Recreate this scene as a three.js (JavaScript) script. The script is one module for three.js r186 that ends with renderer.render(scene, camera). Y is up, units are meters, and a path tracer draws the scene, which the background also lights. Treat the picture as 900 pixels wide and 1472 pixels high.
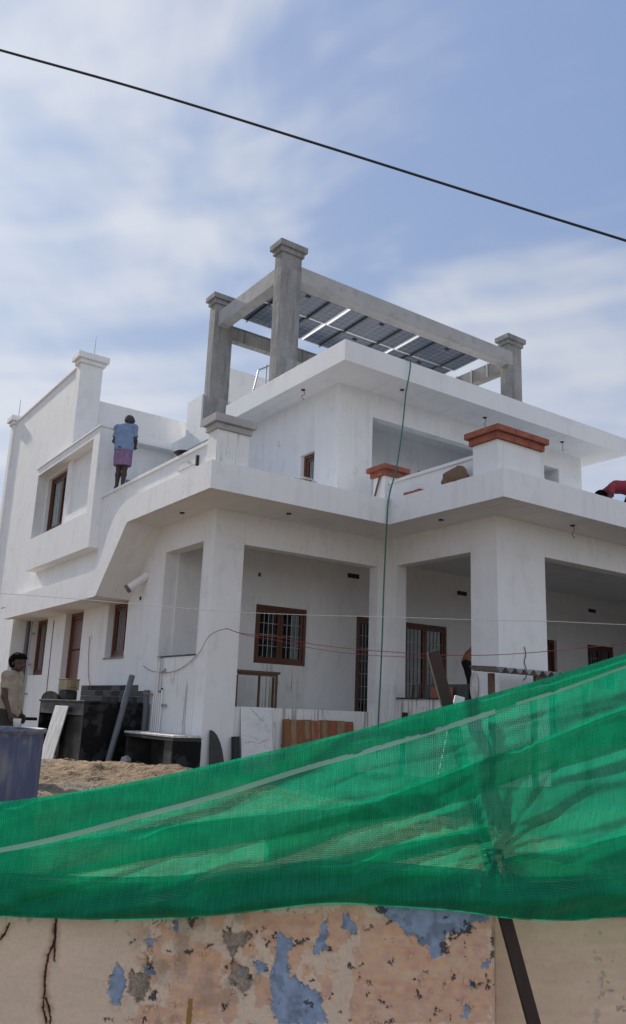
import * as THREE from 'three';
import { mergeGeometries, toCreasedNormals } from 'three/addons/utils/BufferGeometryUtils.js';
import { RoundedBoxGeometry } from 'three/addons/geometries/RoundedBoxGeometry.js';

// ---------------------------------------------------------------- camera, sky, sun, exposure
const scene = new THREE.Scene();
const V3 = THREE.Vector3, RAD = Math.PI / 180;
const camera = new THREE.PerspectiveCamera(64.0688, 900 / 1472, 0.05, 1500);
camera.position.set(-5.7279, 1.2310, 11.1457);
camera.rotation.set(13.6982 * RAD, -34.6687 * RAD, 2.2228 * RAD, 'YXZ');
camera.updateMatrixWorld(true);
scene.add(camera);

const renderer = new THREE.WebGLRenderer({ antialias: true });
renderer.toneMapping = THREE.LinearToneMapping;
renderer.toneMappingExposure = 1.3;
renderer.shadowMap.enabled = true;
renderer.setSize(626, 1024);

const sunDir = new V3(-0.0845, 0.5255, -0.8467).normalize();
const sun = new THREE.DirectionalLight(new THREE.Color(1.0, 0.93, 0.82), 3.4);
sun.position.copy(sunDir).multiplyScalar(60);
sun.castShadow = true;
sun.shadow.radius = 3;
sun.shadow.mapSize.set(4096, 4096);
Object.assign(sun.shadow.camera, { left: -22, right: 22, top: 22, bottom: -22, near: 1, far: 140 });
scene.add(sun, sun.target);

// seeded noise
function rng(seed) { let a = seed >>> 0; return () => { a = (a + 0x6D2B79F5) | 0; let t = Math.imul(a ^ (a >>> 15), 1 | a); t = (t + Math.imul(t ^ (t >>> 7), 61 | t)) ^ t; return ((t ^ (t >>> 14)) >>> 0) / 4294967296; }; }
const HT = new Float32Array(65536); { const r = rng(77); for (let i = 0; i < 65536; i++) HT[i] = r(); }
const hsh = (x, y, s) => HT[((x * 73 + y * 9277 + s * 3571) ^ (y * 131 + (x << 5))) & 65535];
const sm = t => t * t * (3 - 2 * t);
const clamp = (x, a = 0, b = 1) => Math.min(b, Math.max(a, x));
const mix = (a, b, t) => a + (b - a) * t;
const sstep = (a, b, x) => sm(clamp((x - a) / (b - a)));
function vnoise(x, y, per, s) {
  const xi = Math.floor(x), yi = Math.floor(y), fx0 = x - xi, fy0 = y - yi, fx = fx0 * fx0 * (3 - 2 * fx0), fy = fy0 * fy0 * (3 - 2 * fy0);
  let x0, x1, y0, y1;
  if (per) { x0 = xi % per; if (x0 < 0) x0 += per; x1 = x0 + 1 === per ? 0 : x0 + 1; y0 = yi % per; if (y0 < 0) y0 += per; y1 = y0 + 1 === per ? 0 : y0 + 1; }
  else { x0 = xi & 4095; x1 = (xi + 1) & 4095; y0 = yi & 4095; y1 = (yi + 1) & 4095; }
  const q = s * 3571, ya = y0 * 9277 + q, yb = y1 * 9277 + q, za = y0 * 131, zb = y1 * 131;
  const a = HT[((x0 * 73 + ya) ^ (za + (x0 << 5))) & 65535], b = HT[((x1 * 73 + ya) ^ (za + (x1 << 5))) & 65535];
  const c = HT[((x0 * 73 + yb) ^ (zb + (x0 << 5))) & 65535], d = HT[((x1 * 73 + yb) ^ (zb + (x1 << 5))) & 65535];
  const e = a + (b - a) * fx; return e + (c + (d - c) * fx - e) * fy;
}
function fbm(x, y, oct, per, s = 0) { let v = 0, a = 0.5, n = 0; for (let o = 0; o < oct; o++) { v += a * vnoise(x, y, per, s + o * 7); n += a; x *= 2; y *= 2; if (per) per *= 2; a *= 0.5; } return v / n; }

function skyTexture() {
  const w = 1536, h = 768, d = new Float32Array(w * h * 4);
  const dirOf = (az, el) => [Math.cos(el * RAD) * Math.sin(az * RAD), Math.sin(el * RAD), -Math.cos(el * RAD) * Math.cos(az * RAD)];   // azimuth from -z towards +x
  const gaps = [[dirOf(56, 45), 18, 0.75], [dirOf(40, 35), 9, 0.30], [dirOf(95, 62), 20, 0.5], [dirOf(-70, 55), 18, 0.4]];   // blue gaps between the sheets of cloud
  const banks = [[dirOf(50, 25), 7, 0.30], [dirOf(43, 28), 5, 0.22], [dirOf(17, 45), 7, 0.28], [dirOf(20.2, 31.7), 2.2, 0.4], [dirOf(54, 20), 6, 0.2]];
  for (let j = 0; j < h; j++) {
    const el = ((j + 0.5) / h - 0.5) * Math.PI, y = Math.sin(el), ce = Math.cos(el);
    for (let i = 0; i < w; i++) {
      const o = (j * w + i) * 4; d[o + 3] = 1;
      if (y < -0.05) { d[o] = 0.20; d[o + 1] = 0.18; d[o + 2] = 0.15; continue; }
      const az = ((i + 0.5) / w - 0.5) * 2 * Math.PI, x = ce * Math.cos(az), z = ce * Math.sin(az);
      const ang = Math.acos(clamp(x * sunDir.x + y * sunDir.y + z * sunDir.z, -1, 1)) / RAD;
      const up = Math.max(y, 0), hz = Math.exp(-up * 4.2);
      let r = mix(0.128, 0.40, hz), g = mix(0.208, 0.50, hz), b = mix(0.415, 0.60, hz);
      const au = 0.9 * Math.exp(-ang / 15) + 0.40 * Math.exp(-ang / 38);
      r += au * 0.33; g += au * 0.32; b += au * 0.25;
      const q = 1 / (up + 0.22), px = x * q, pz = z * q;
      const wx = fbm(px * 1.2 + 11, pz * 1.2 + 5, 3, 0, 3) - 0.5, wz = fbm(px * 1.2 + 31, pz * 1.2 + 17, 3, 0, 9) - 0.5;
      const broad = fbm(px * 1.1 + wx * 1.2 + 3.3, pz * 1.1 + wz * 1.2 + 8.1, 4, 0, 21);
      const u = px * 0.55 + pz * 0.83, v = -px * 0.83 + pz * 0.55;
      const streak = fbm(u * 1.3 + wx * 2.4, v * 5.5 + wz * 3.0, 5, 0, 41), fine = fbm(px * 8 + wx * 5, pz * 8 + wz * 5, 4, 0, 61);
      const fib = fbm(u * 2.6 + wx * 6 + 4, v * 17 + wz * 8 + 7, 5, 0, 71), fib2 = fbm(px * 16 + wx * 9, pz * 16 + wz * 9, 4, 0, 81);
      let cov = 0.44 + 0.45 * (broad - 0.5);
      for (const [t, s, k] of gaps) { const c = t[0] * x + t[1] * y + t[2] * z; if (c > 0.5) { const a = Math.acos(Math.min(1, c)) / RAD; cov -= k * Math.exp(-a * a / (s * s)); } }
      for (const [t, s, k] of banks) { const c = t[0] * x + t[1] * y + t[2] * z; if (c > 0.8) { const a = Math.acos(Math.min(1, c)) / RAD; cov += k * Math.exp(-a * a / (s * s)); } }
      const c = clamp(0.04 + 0.9 * sstep(-0.15, 1.05, cov + 0.62 * (streak - 0.5) + 0.5 * (fine - 0.5) + 0.75 * (fib - 0.5) * (0.4 + 1.2 * broad) + 0.42 * (fib2 - 0.5))) * sstep(-0.02, 0.05, y);
      const lum = 0.43 + 0.20 * Math.exp(-ang / 40) + 0.36 * sstep(55, 140, ang), nb = sstep(60, 130, ang);   // thin cloud, brightest round the sun and where it is lit from in front
      r = mix(r, lum * mix(1.0, 1.06, nb), c); g = mix(g, lum * 1.05, c); b = mix(b, lum * mix(1.16, 1.03, nb), c);
      if (y < 0) { const k = sstep(0, -0.05, y); r = mix(r, 0.20, k); g = mix(g, 0.18, k); b = mix(b, 0.15, k); }
      d[o] = r; d[o + 1] = g; d[o + 2] = b;
    }
  }
  const t = new THREE.DataTexture(d, w, h, THREE.RGBAFormat, THREE.FloatType);
  t.mapping = THREE.EquirectangularReflectionMapping; t.magFilter = THREE.LinearFilter; t.minFilter = THREE.LinearFilter; t.wrapS = THREE.RepeatWrapping; t.needsUpdate = true;
  return t;
}
const sky = skyTexture();
scene.background = sky; scene.environment = sky; scene.environmentIntensity = 1;

// ---------------------------------------------------------------- helpers
const camInv = camera.quaternion.clone();
const FOC = 736 / Math.tan(64.0688 * RAD / 2);
const ray = (u, v) => new V3((u - 450) / FOC, -(v - 736) / FOC, -1).applyQuaternion(camInv);
const C0 = camera.position;
function on(u, v, ax, val) { const d = ray(u, v), t = (val - C0[ax]) / d[ax]; return C0.clone().addScaledVector(d, t); }
const FH = new V3(0.56883, 0, -0.822455), RT = new V3(0.822455, 0, 0.56883);
function fg(u, v, dist) { const d = ray(u, v); return C0.clone().addScaledVector(d, dist / d.dot(FH)); }   // point of the upright plane that stands dist metres ahead

const names = new Map();
function numbered(n) { const k = names.get(n) || 0; names.set(n, k + 1); return k ? `${n}_${String(k).padStart(3, '0')}` : n; }
function triUV(g) {
  g = g.index ? g.toNonIndexed() : g;
  if (!g.attributes.normal) g.computeVertexNormals();
  const p = g.attributes.position, n = g.attributes.normal, uv = new Float32Array(p.count * 2);
  for (let i = 0; i < p.count; i += 3) {
    let nx = 0, ny = 0, nz = 0; for (let k = 0; k < 3; k++) { nx += n.getX(i + k); ny += n.getY(i + k); nz += n.getZ(i + k); }
    nx = Math.abs(nx); ny = Math.abs(ny); nz = Math.abs(nz);
    for (let k = 0; k < 3; k++) {
      const x = p.getX(i + k), y = p.getY(i + k), z = p.getZ(i + k);
      const [a, b] = ny >= nx && ny >= nz ? [x, z] : nx >= nz ? [z, y] : [x, y];
      uv[(i + k) * 2] = a; uv[(i + k) * 2 + 1] = b;
    }
  }
  g.setAttribute('uv', new THREE.BufferAttribute(uv, 2));
  for (const k of Object.keys(g.attributes)) if (!['position', 'normal', 'uv', 'color'].includes(k)) g.deleteAttribute(k);
  return g;
}
function mesh(name, geos, m, parent = scene, keepUV = false) {
  let list = (Array.isArray(geos) ? geos : [geos]).map(g => keepUV ? g : triUV(g));
  if (list.length > 1) list = list.map(g => g.index ? g.toNonIndexed() : g);
  const g = list.length > 1 ? mergeGeometries(list) : list[0];
  const o = new THREE.Mesh(g, m); o.name = parent === scene ? numbered(name) : name;
  o.castShadow = o.receiveShadow = true; parent.add(o); return o;
}
function group(name, label, category, pos = [0, 0, 0], turn = 0, grp) {
  const o = new THREE.Group(); o.name = numbered(name); o.position.set(...pos); o.rotation.y = turn; o.userData = { label, category };
  if (grp) o.userData.group = grp; scene.add(o); return o;
}
function tag(o, label, category, grp) { o.userData.label = label; o.userData.category = category; if (grp) o.userData.group = grp; return o; }
const structure = o => { o.userData.kind = 'structure'; return o; };
const box = (x0, x1, y0, y1, z0, z1) => { const g = new THREE.BoxGeometry(Math.abs(x1 - x0), Math.abs(y1 - y0), Math.abs(z1 - z0)); g.translate((x0 + x1) / 2, (y0 + y1) / 2, (z0 + z1) / 2); return g; };
const rbox = (x0, x1, y0, y1, z0, z1, r = 0.012) => { const g = new RoundedBoxGeometry(Math.abs(x1 - x0), Math.abs(y1 - y0), Math.abs(z1 - z0), 1, r); g.translate((x0 + x1) / 2, (y0 + y1) / 2, (z0 + z1) / 2); return g; };
function poly(pts, holes = []) { const s = new THREE.Shape(pts.map(p => new THREE.Vector2(...p))); for (const h of holes) s.holes.push(new THREE.Path(h.map(p => new THREE.Vector2(...p)))); return s; }
const rect = (a0, a1, b0, b1) => [[a0, b0], [a1, b0], [a1, b1], [a0, b1]];
// upright panel in the plane z (shape in x,y) or x (shape in z,y), or a flat plate (shape in x,z)
function panelZ(shape, z0, z1) { const g = new THREE.ExtrudeGeometry(shape, { depth: z1 - z0, bevelEnabled: false }); g.translate(0, 0, z0); return g; }
function panelX(pts, holes, x0, x1) { const f = q => q.map(([z, y]) => [-z, y]); const g = new THREE.ExtrudeGeometry(poly(f(pts), holes.map(f)), { depth: x1 - x0, bevelEnabled: false }); g.rotateY(Math.PI / 2); g.translate(x0, 0, 0); return g; }
function plateY(pts, y0, y1) { const g = new THREE.ExtrudeGeometry(poly(pts.map(([x, z]) => [x, -z])), { depth: y1 - y0, bevelEnabled: false }); g.rotateX(-Math.PI / 2); g.translate(0, y0, 0); return g; }
function tube(pts, r, seg = 0, rad = 6) { const c = new THREE.CatmullRomCurve3(pts.map(p => p.isVector3 ? p : new V3(...p)), false, 'centripetal'); return new THREE.TubeGeometry(c, seg || Math.max(4, pts.length * 6), r, rad, false); }
function rod(a, b, r0, r1 = r0, rad = 10) {
  a = a.isVector3 ? a : new V3(...a); b = b.isVector3 ? b : new V3(...b);
  const d = b.clone().sub(a), g = new THREE.CylinderGeometry(r1, r0, d.length(), rad); g.applyQuaternion(new THREE.Quaternion().setFromUnitVectors(new V3(0, 1, 0), d.clone().normalize())); g.translate((a.x + b.x) / 2, (a.y + b.y) / 2, (a.z + b.z) / 2); return g;
}
function plank(a, b, w, t, side) {   // a bar of w x t between two points, its broad side turned to the direction side
  a = a.clone(); const d = b.clone().sub(a), L = d.length(), y = d.clone().normalize(), z = side.clone().addScaledVector(y, -side.dot(y)).normalize(), x = new V3().crossVectors(y, z);
  const g = new RoundedBoxGeometry(w, L, t, 1, Math.min(w, t) * 0.12); g.applyMatrix4(new THREE.Matrix4().makeBasis(x, y, z)); g.translate((a.x + b.x) / 2, (a.y + b.y) / 2, (a.z + b.z) / 2); return g;
}

// ---------------------------------------------------------------- textures and materials
const l2s = c => Math.round(255 * clamp(c <= 0.0031308 ? c * 12.92 : 1.055 * Math.pow(c, 1 / 2.4) - 0.055));
function tex(w, h, fn, rep = 1, colour = true) {
  const d = new Uint8Array(w * h * 4);
  for (let j = 0; j < h; j++) for (let i = 0; i < w; i++) { const c = fn(i / w, j / h, i, j), o = (j * w + i) * 4; for (let k = 0; k < 3; k++) d[o + k] = colour ? l2s(c[k]) : Math.round(255 * clamp(c[k])); d[o + 3] = 255; }
  const t = new THREE.DataTexture(d, w, h, THREE.RGBAFormat); t.wrapS = t.wrapT = THREE.RepeatWrapping; t.magFilter = THREE.LinearFilter; t.minFilter = THREE.LinearFilter; if (colour) t.colorSpace = THREE.SRGBColorSpace;
  t.repeat.set(1 / (rep.length ? rep[0] : rep), 1 / (rep.length ? rep[1] : rep)); t.needsUpdate = true; return t;
}
const grey = v => [v, v, v];
const std = o => new THREE.MeshStandardMaterial({ roughness: 0.85, side: THREE.DoubleSide, ...o });
const rgb = (r, g, b) => new THREE.Color().setRGB(r, g, b);
// white primer over cement plaster: roller patches, thin spots where the cement shows through, small scuffs
const plasterMap = tex(800, 800, (u, v) => {
  const a = fbm(u * 5, v * 5, 5, 5, 2), b = fbm(u * 24, v * 9, 4, 0 || 24, 12), c = fbm(u * 60, v * 60, 3, 60, 30);
  const streak = fbm(u * 40, v * 4, 4, 40, 50);
  const thin = sstep(0.55, 0.74, a * 0.55 + streak * 0.45), blot = sstep(0.56, 0.66, fbm(u * 7, v * 7, 5, 7, 61)) * sstep(0.5, 0.7, fbm(u * 30, v * 18, 3, 30, 66)), wet = sstep(0.60, 0.75, fbm(u * 90, v * 3, 4, 90, 68)) * sstep(0.5, 0.64, fbm(u * 6, v * 4, 3, 6, 69));
  let k = 0.83 + 0.07 * (a - 0.5) + 0.05 * (b - 0.5) + 0.035 * (c - 0.5) - 0.07 * thin - 0.045 * blot - 0.06 * wet;
  if (c > 0.83) k -= 0.06;
  return [k * 0.985, k * 0.985, k * 0.975];
}, 4);
const plasterBump = tex(512, 512, (u, v) => grey(0.5 + 0.6 * (fbm(u * 9, v * 9, 5, 9, 5) - 0.5) + 0.3 * (fbm(u * 70, v * 70, 3, 70, 8) - 0.5)), 4, false);
// the same plaster where cement slurry ran down it
const dripMap = tex(800, 800, (u, v) => {
  const a = fbm(u * 6, v * 6, 5, 6, 92), c = fbm(u * 60, v * 60, 3, 60, 33);
  const run = fbm(u * 64, v * 2.0, 4, 64, 140) * 0.62 + fbm(u * 150, v * 6, 3, 150, 151) * 0.38, mask = fbm(u * 5, v * 3, 3, 5, 160);
  const d = sstep(0.53, 0.66, run) * sstep(0.38, 0.56, mask), spot = sstep(0.72, 0.8, fbm(u * 40, v * 22, 3, 40, 171));
  const k = 0.78 + 0.07 * (a - 0.5) + 0.04 * (c - 0.5);
  const t = clamp(d * 0.7 + spot * 0.4 * mask);
  return [mix(k, 0.22, t), mix(k, 0.21, t), mix(k * 0.97, 0.18, t)];
}, 3);
const concreteMap = tex(800, 800, (u, v) => {
  const a = fbm(u * 4, v * 4, 6, 4, 201), b = fbm(u * 30, v * 5, 4, 30, 222), c = fbm(u * 110, v * 110, 2, 110, 230);
  const hole = sstep(0.78, 0.84, fbm(u * 64, v * 64, 2, 64, 236)), run2 = sstep(0.56, 0.7, fbm(u * 34, v * 2, 4, 34, 238)); const k = 0.30 + 0.18 * (a - 0.5) + 0.11 * (b - 0.5) + 0.07 * (c - 0.5) - 0.07 * hole - 0.06 * run2; return [k * 1.0, k * 0.985, k * 0.95];
}, 2.2);
const concreteBump = tex(512, 512, (u, v) => grey(fbm(u * 12, v * 12, 6, 12, 240)), 1.2, false);
const woodMap = (base, seed) => tex(256, 512, (u, v) => { const g = fbm(u * 26, v * 2, 4, 26, seed), f = fbm(u * 80, v * 6, 2, 80, seed + 9); const k = 0.65 + 0.5 * g + 0.2 * (f - 0.5); return base.map(c => c * k); }, [0.5, 1]);
const soilMap = tex(800, 800, (u, v) => {
  const a = fbm(u * 5, v * 5, 6, 5, 301), b = fbm(u * 50, v * 50, 4, 50, 320), c = fbm(u * 160, v * 160, 2, 160, 333);
  const k = 0.62 + 0.7 * (a - 0.5) + 0.5 * (b - 0.5) + 0.45 * (c - 0.5), g = sstep(0.5, 0.66, fbm(u * 3, v * 3, 5, 3, 350));
  return [mix(0.40, 0.27, g) * k, mix(0.268, 0.225, g) * k, mix(0.155, 0.17, g) * k];
}, 3.2);
function marbleMap() {   // grey veins drawn as branching cracks on a white tile
  const c = document.createElement('canvas'); c.width = 384; c.height = 768; const g = c.getContext('2d'), r = rng(88); g.fillStyle = '#e2e2e2'; g.fillRect(0, 0, 384, 768);
  for (let k = 0; k < 260; k++) { g.fillStyle = `rgba(${190 + r() * 40},${190 + r() * 40},${195 + r() * 40},0.10)`; g.fillRect(r() * 384, r() * 768, 20 + r() * 90, 10 + r() * 60); }
  const vein = (x, y, a, n, w) => { for (let k = 0; k < n; k++) { const x2 = x + Math.cos(a) * (10 + 14 * r()), y2 = y + Math.sin(a) * (10 + 14 * r()); g.strokeStyle = `rgba(95,97,102,${0.35 + 0.5 * r()})`; g.lineWidth = w * (0.5 + r()); g.beginPath(); g.moveTo(x, y); g.lineTo(x2, y2); g.stroke(); x = x2; y = y2; a += (r() - 0.5) * 1.1; if (r() < 0.13 && w > 1.5) vein(x, y, a + (r() - 0.5) * 2, Math.ceil(n * 0.4), w * 0.6); } };
  vein(110, 10, 1.1, 16, 5); vein(300, 90, 1.9, 12, 3); vein(40, 420, 0.2, 18, 5); vein(330, 380, 2.2, 16, 4); vein(160, 600, 0.6, 12, 3);
  const t = new THREE.CanvasTexture(c); t.colorSpace = THREE.SRGBColorSpace; t.wrapS = t.wrapT = THREE.RepeatWrapping; t.repeat.set(1 / 0.64, 1 / 1.1); t.offset.set(0.5, 0); return t;
}
const M = {
  plaster: std({ map: plasterMap, bumpMap: plasterBump, bumpScale: 0.006, roughness: 0.82 }),
  drip: std({ map: dripMap, bumpMap: plasterBump, bumpScale: 0.006, roughness: 0.85 }),
  concrete: std({ map: concreteMap, bumpMap: concreteBump, bumpScale: 0.006, roughness: 0.9 }),
  paleConcrete: std({ map: tex(512, 512, (u, v) => { const a = fbm(u * 5, v * 5, 5, 5, 251), c = fbm(u * 80, v * 80, 2, 80, 257); const st = sstep(0.55, 0.7, fbm(u * 9, v * 14, 5, 9, 259)); const k = 0.41 + 0.14 * (a - 0.5) + 0.06 * (c - 0.5) - 0.06 * st; return [k, k * 0.985, k * 0.96]; }, 2), bumpMap: concreteBump, bumpScale: 0.004, roughness: 0.9 }),
  wood: std({ map: woodMap([0.125, 0.042, 0.023], 401), roughness: 0.42 }),
  oldWood: std({ map: woodMap([0.15, 0.085, 0.05], 431), roughness: 0.75 }),
  redWood: std({ map: woodMap([0.13, 0.045, 0.035], 441), roughness: 0.7 }),
  stakeWood: std({ map: woodMap([0.045, 0.024, 0.019], 461), roughness: 0.75 }),
  darkWood: std({ map: woodMap([0.035, 0.027, 0.024], 451), roughness: 0.7 }),
  glass: new THREE.MeshPhysicalMaterial({ color: rgb(0.42, 0.48, 0.46), roughness: 0.03, transmission: 1, thickness: 0, ior: 1.5, side: THREE.DoubleSide }),
  grille: std({ color: rgb(0.42, 0.43, 0.43), roughness: 0.5 }),
  terracotta: std({ map: tex(512, 512, (u, v) => { const k = 0.8 + 0.5 * (fbm(u * 9, v * 9, 5, 9, 501) - 0.5) + 0.3 * (fbm(u * 70, v * 70, 2, 70, 511) - 0.5); const ds = sstep(0.55, 0.75, fbm(u * 12, v * 30, 4, 12, 515)) * 0.35; return [mix(0.40 * k, 0.42, ds * 0.6), mix(0.112 * k, 0.27, ds * 0.6), mix(0.062 * k, 0.19, ds * 0.6)]; }, 1), roughness: 0.75, bumpMap: concreteBump, bumpScale: 0.003 }),
  mortar: std({ color: rgb(0.62, 0.58, 0.52) }),
  granite: new THREE.MeshPhysicalMaterial({ side: THREE.DoubleSide, specularIntensity: 0.15, map: tex(512, 512, (u, v) => { const k = fbm(u * 140, v * 140, 2, 140, 521), d = fbm(u * 5, v * 5, 5, 5, 525); const g = 0.010 + 0.016 * sstep(0.6, 0.8, k) + 0.03 * sstep(0.56, 0.72, d); return [g, g, g * 1.08]; }, 0.9), roughness: 0.5 }),
  dustyGranite: std({ map: tex(512, 512, (u, v) => { const d = fbm(u * 5, v * 7, 5, 5, 541), f = fbm(u * 90, v * 90, 2, 90, 545); const g = 0.024 + 0.045 * sstep(0.4, 0.75, d) + 0.015 * (f - 0.5); return [g, g, g * 0.97]; }, 1.1), roughness: 0.6 }),
  greyTile: std({ map: tex(256, 256, (u, v) => { const k = 0.030 + 0.03 * fbm(u * 8, v * 8, 4, 8, 551); return [k, k, k * 1.05]; }, 0.6), roughness: 0.65 }),
  marble: std({ map: marbleMap(), roughness: 0.22 }),
  stoneTile: std({ map: tex(512, 512, (u, v) => { const a = fbm(u * 14, v * 4, 5, 14, 591), k = 0.58 + 0.5 * (a - 0.5); return [k, k * 0.98, k * 0.93]; }, 0.7), roughness: 0.5 }),
  pvcGrey: std({ map: tex(128, 256, (u, v) => { const k = 0.125 + 0.05 * (fbm(u * 8, v * 30, 4, 8, 601) - 0.5); return [k * 0.92, k, k * 1.12]; }, [0.4, 0.8]), roughness: 0.45 }),
  pvcWhite: std({ color: rgb(0.80, 0.80, 0.78), roughness: 0.4 }),
  black: std({ color: rgb(0.012, 0.012, 0.013), roughness: 0.5 }),
  rubber: std({ color: rgb(0.02, 0.02, 0.021), roughness: 0.65 }),
  steel: std({ color: rgb(0.42, 0.43, 0.44), metalness: 0.85, roughness: 0.45 }),
  alu: std({ color: rgb(0.72, 0.73, 0.74), metalness: 0.8, roughness: 0.4 }),
  rail: std({ color: rgb(0.10, 0.105, 0.11), metalness: 0.4, roughness: 0.5 }),
  hose: std({ color: rgb(0.012, 0.14, 0.085), roughness: 0.4 }),
  redWire: std({ color: rgb(0.30, 0.055, 0.05), roughness: 0.5 }),
  whiteWire: std({ color: rgb(0.62, 0.62, 0.58), roughness: 0.6 }),
  soil: std({ map: soilMap, bumpMap: tex(512, 512, (u, v) => grey(0.6 * fbm(u * 20, v * 20, 5, 20, 611) + 0.4 * fbm(u * 90, v * 90, 2, 90, 617)), 1.6, false), bumpScale: 0.05, roughness: 0.95 }),
  bounceRoad: std({ map: tex(512, 512, (u, v) => { const k = 0.30 + 0.08 * (fbm(u * 120, v * 120, 2, 120, 621) - 0.5) + 0.10 * (fbm(u * 6, v * 6, 4, 6, 627) - 0.5); return [k, k * 0.92, k * 0.80]; }, 2), roughness: 0.92 }),
  carton: std({ map: tex(256, 256, (u, v) => { const k = 0.85 + 0.4 * (fbm(u * 10, v * 10, 4, 10, 631) - 0.5); return [0.30 * k, 0.135 * k, 0.062 * k]; }, 0.5), roughness: 0.85 }),
  cartonPale: std({ map: tex(256, 256, (u, v) => { const k = 0.85 + 0.5 * (fbm(u * 12, v * 12, 4, 12, 641) - 0.5); return [0.36 * k, 0.22 * k, 0.13 * k]; }, 0.5), roughness: 0.85 }),
  plywood: std({ map: woodMap([0.36, 0.14, 0.075], 651), roughness: 0.7 }),
  greyBoard: std({ map: woodMap([0.10, 0.105, 0.10], 661), roughness: 0.8 }),
};

// ---------------------------------------------------------------- ground and road
const GY = 0.2;
{
  // frame of the compound wall: s along RT, d along FH from the point below the camera
  const P = (s, d, y) => [C0.x + RT.x * s + FH.x * d, y, C0.z + RT.z * s + FH.z * d];
  const quad = (s0, s1, d0, d1, y) => { const g = new THREE.BufferGeometry(); g.setAttribute('position', new THREE.Float32BufferAttribute([...P(s0, d0, y), ...P(s1, d0, y), ...P(s1, d1, y), ...P(s0, d1, y)], 3)); g.setIndex([0, 1, 2, 0, 2, 3]); g.computeVertexNormals(); return g; };
  structure(mesh('ground', quad(-400, 400, 2.33, 700, GY - 0.02), M.soil));
  structure(mesh('road', quad(-400, 400, -400, 2.34, -0.32), M.bounceRoad));  // unseen road, its pale tone set to bounce light onto the wall
  // loose sand and earth in front of the house, uneven
  const n = 260, g = new THREE.PlaneGeometry(1, 1, n, n), p = g.attributes.position;
  for (let i = 0; i < p.count; i++) {
    const a = p.getX(i) + 0.5, b = p.getY(i) + 0.5, x = -6 + 10 * a, z = -8 + 14 * b;
    const edge = sstep(0, 0.12, a) * sstep(0, 0.12, 1 - a) * sstep(0, 0.1, b) * sstep(0, 0.1, 1 - b);
    const heap = 0.13 * Math.exp(-(((x + 1.0) / 1.1) ** 2 + ((z + 1.6) / 1.3) ** 2)) + 0.10 * Math.exp(-(((x + 0.2) / 0.8) ** 2 + ((z + 0.3) / 0.9) ** 2));
    const y = GY - 0.03 + edge * (0.02 + heap * (0.7 + 0.6 * fbm(x * 3, z * 3, 3, 0, 703)) + 0.10 * (fbm(x * 2.2 + 9, z * 2.2 + 9, 5, 0, 711) - 0.42) + 0.035 * sstep(0.5, 0.75, fbm(x * 9 + 3, z * 9 + 3, 3, 0, 721)));
    p.setXYZ(i, x, y, z);
  }
  g.computeVertexNormals();
  structure(mesh('sand_bed', g, M.soil));
}

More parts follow.
